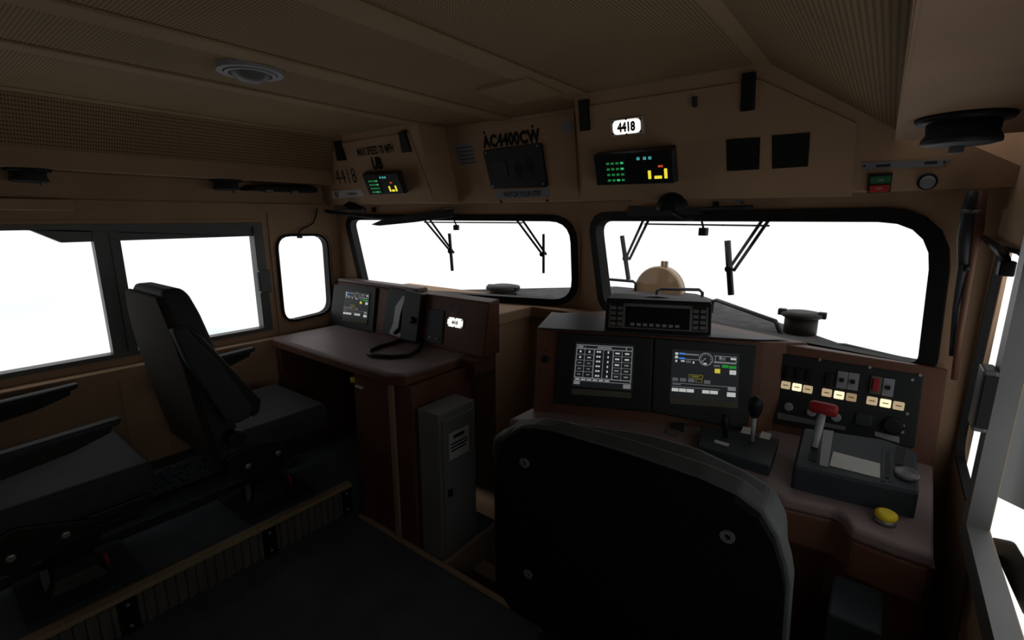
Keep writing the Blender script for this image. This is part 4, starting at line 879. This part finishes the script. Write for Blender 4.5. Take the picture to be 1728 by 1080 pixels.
obj('brake_knob', MB().lathe([(.024, 0), (.025, .005), (.022, .009), (.017, .006), (.006, .005)], CTL.at(*(0.2235,0.0617), 0), 24), 'channel', t, 'short round brake knob')
ba = CTL.p(*(0.0318,0.0825), 0); tp = Vector((-0.0779,1.475,0.9409))
lv = obj('throttle_lever', MB().tube([ba, ba+(tp-ba)*.35, ba+(tp-ba)*.7, tp], [.008, .009, .010, .009], 12), 'ring', t, 'grey lever shaft')
g0, g1 = Vector((-0.1102,1.475,0.9482)), Vector((-0.0464,1.475,0.9456)); gd = (g1-g0)
obj('grip', MB().tube([g0-gd*.03, g0, g0+gd*.12, g0+gd*.5, g0+gd*.88, g1, g1+gd*.03], [.005, .012, .0165, .0175, .0175, .014, .006], 14), 'red', lv, 'red crossbar grip')
# small reverser box
t = thing('reverser_box', 'low black box with two levers behind the seat back', 'controller', (-.27, 1.45, .77))
rb = [(-0.3951,1.5051),(-0.1807,1.5528),(-0.1699,1.3528),(-0.361,1.3566)]
obj('body', MB().prism(rb, .768, .800, bev=.004), 'dgrey', t)
for pts in ([(-0.2817,1.524),(-0.2558,1.5282),(-0.2633,1.5811),(-0.2861,1.5747)], [(-0.23,1.5225),(-0.2014,1.5244),(-0.2049,1.5724),(-0.2314,1.5731)], [(-0.3287,1.4073),(-0.2885,1.4049),(-0.2897,1.4229),(-0.3303,1.4256)]):
    obj('label_plate', MB().prism(pts, .7995, .8015), 'whiteplate', t, 'small white label')
def lever(px_top, px_base, y_, r0, knob, m, kr):
    pass
b0 = Vector((-0.2412,1.4818,0.8)); tp = Vector((-0.2402,1.47,0.8812)); kn = Vector((-0.2407,1.47,0.9194))
l = obj('lever', MB().tube([b0, tp], .006, 10), 'ring', t, 'pale lever shaft')
obj('ball_grip', MB().tube([tp, tp+(kn-tp)*.4, kn+(kn-tp)*.1, kn+(kn-tp)*.5, kn+(kn-tp)*.72], [.010, .017, .021, .016, .004], 16), 'black', l)
b0 = Vector((-0.3111,1.4629,0.8)); tp = Vector((-0.3194,1.47,0.8736))
obj('lever', MB().tube([b0, b0+(tp-b0)*.35, b0+(tp-b0)*.5, tp+(tp-b0)*-.1, tp], [.007, .009, .013, .012, .005], 12), 'black', t, 'short black lever')
# things on the desk
obj('sticky_note', MB().prism([(-0.4877,1.4383),(-0.4473,1.4371),(-0.4529,1.4871),(-0.4945,1.4835)], .769, .773), 'tan', label='small tan tag on the desk in front of the twin displays', cat='tag')
obj('card_holder', MB().prism([(-0.4793,1.4842),(-0.4412,1.4852),(-0.4562,1.5426),(-0.4911,1.54)], .769, .779, bev=.002), 'dgrey', label='small dark card holder under the right twin display', cat='holder')
t = thing('yellow_button', 'yellow mushroom button at the right front of the desk', 'button', (0.0776,1.2917,0.77))
fy = Fr(t.location, (1, 0, 0), (0, 1, 0), (0, 0, 1))
obj('collar', MB().lathe([(.021, 0), (.021, .010), (.016, .013)], fy, 24), 'clamp', t)
obj('cap', MB().lathe([(.018, .010), (.022, .018), (.021, .025), (.014, .029)], fy, 24), 'yellow', t)
obj('footrest_box', MB().box((.0, 1.08, 0), (.092, 1.222, .645), bev=.006), 'dgrey', label='grey box under the right end of the desk', cat='box')

# ================================================================ CAMERA, DAYLIGHT
cam = bpy.data.cameras.new('camera'); co = bpy.data.objects.new('camera', cam); COL.objects.link(co)
cam.sensor_width = 36; cam.lens = 815/1728*36; cam.clip_start = .01
co.location = (0, 0, 1.45)
co.rotation_euler = (math.radians(90-12.0515), 0, math.radians(37.4799))
S.camera = co
w = bpy.data.worlds.new('overcast'); S.world = w; w.use_nodes = True; nt = w.node_tree
bg = nt.nodes['Background']; bg.inputs['Strength'].default_value = 1.08
tc = nt.nodes.new('ShaderNodeTexCoord'); mp = nt.nodes.new('ShaderNodeMapping'); mp.inputs['Scale'].default_value = (3.2, 3.2, 9)
no = nt.nodes.new('ShaderNodeTexNoise'); no.inputs['Scale'].default_value = 1.6; no.inputs['Detail'].default_value = 6
rp = nt.nodes.new('ShaderNodeValToRGB'); rp.color_ramp.elements[0].position = .56; rp.color_ramp.elements[0].color = (1, 1, 1, 1)
rp.color_ramp.elements[1].position = .72; rp.color_ramp.elements[1].color = (.70, .86, .92, 1)
sp = nt.nodes.new('ShaderNodeSeparateXYZ'); mr = nt.nodes.new('ShaderNodeMapRange')
mr.inputs['From Min'].default_value = -.10; mr.inputs['From Max'].default_value = -.22
mx = nt.nodes.new('ShaderNodeMix'); mx.data_type = 'RGBA'; mx.inputs['A'].default_value = (1, 1, 1, 1)
Lk = nt.links.new
Lk(tc.outputs['Generated'], mp.inputs[0]); Lk(mp.outputs[0], no.inputs['Vector']); Lk(no.outputs['Fac'], rp.inputs['Fac'])
Lk(tc.outputs['Generated'], sp.inputs[0]); Lk(sp.outputs['Z'], mr.inputs['Value']); m2 = nt.nodes.new('ShaderNodeMapRange'); m2.inputs['From Min'].default_value = -.85; m2.inputs['From Max'].default_value = -.95
mm = nt.nodes.new('ShaderNodeMath'); mm.operation = 'MULTIPLY'
Lk(sp.outputs['X'], m2.inputs['Value']); Lk(mr.outputs[0], mm.inputs[0]); Lk(m2.outputs[0], mm.inputs[1]); Lk(mm.outputs[0], mx.inputs['Factor']); Lk(rp.outputs['Color'], mx.inputs['B'])
Lk(mx.outputs['Result'], bg.inputs['Color'])
S.view_settings.view_transform = 'Standard'; S.view_settings.look = 'None'; S.view_settings.gamma = 1; S.view_settings.exposure = 0
S.view_settings.use_curve_mapping = False
S.cycles.max_bounces = 8; S.cycles.transparent_max_bounces = 12
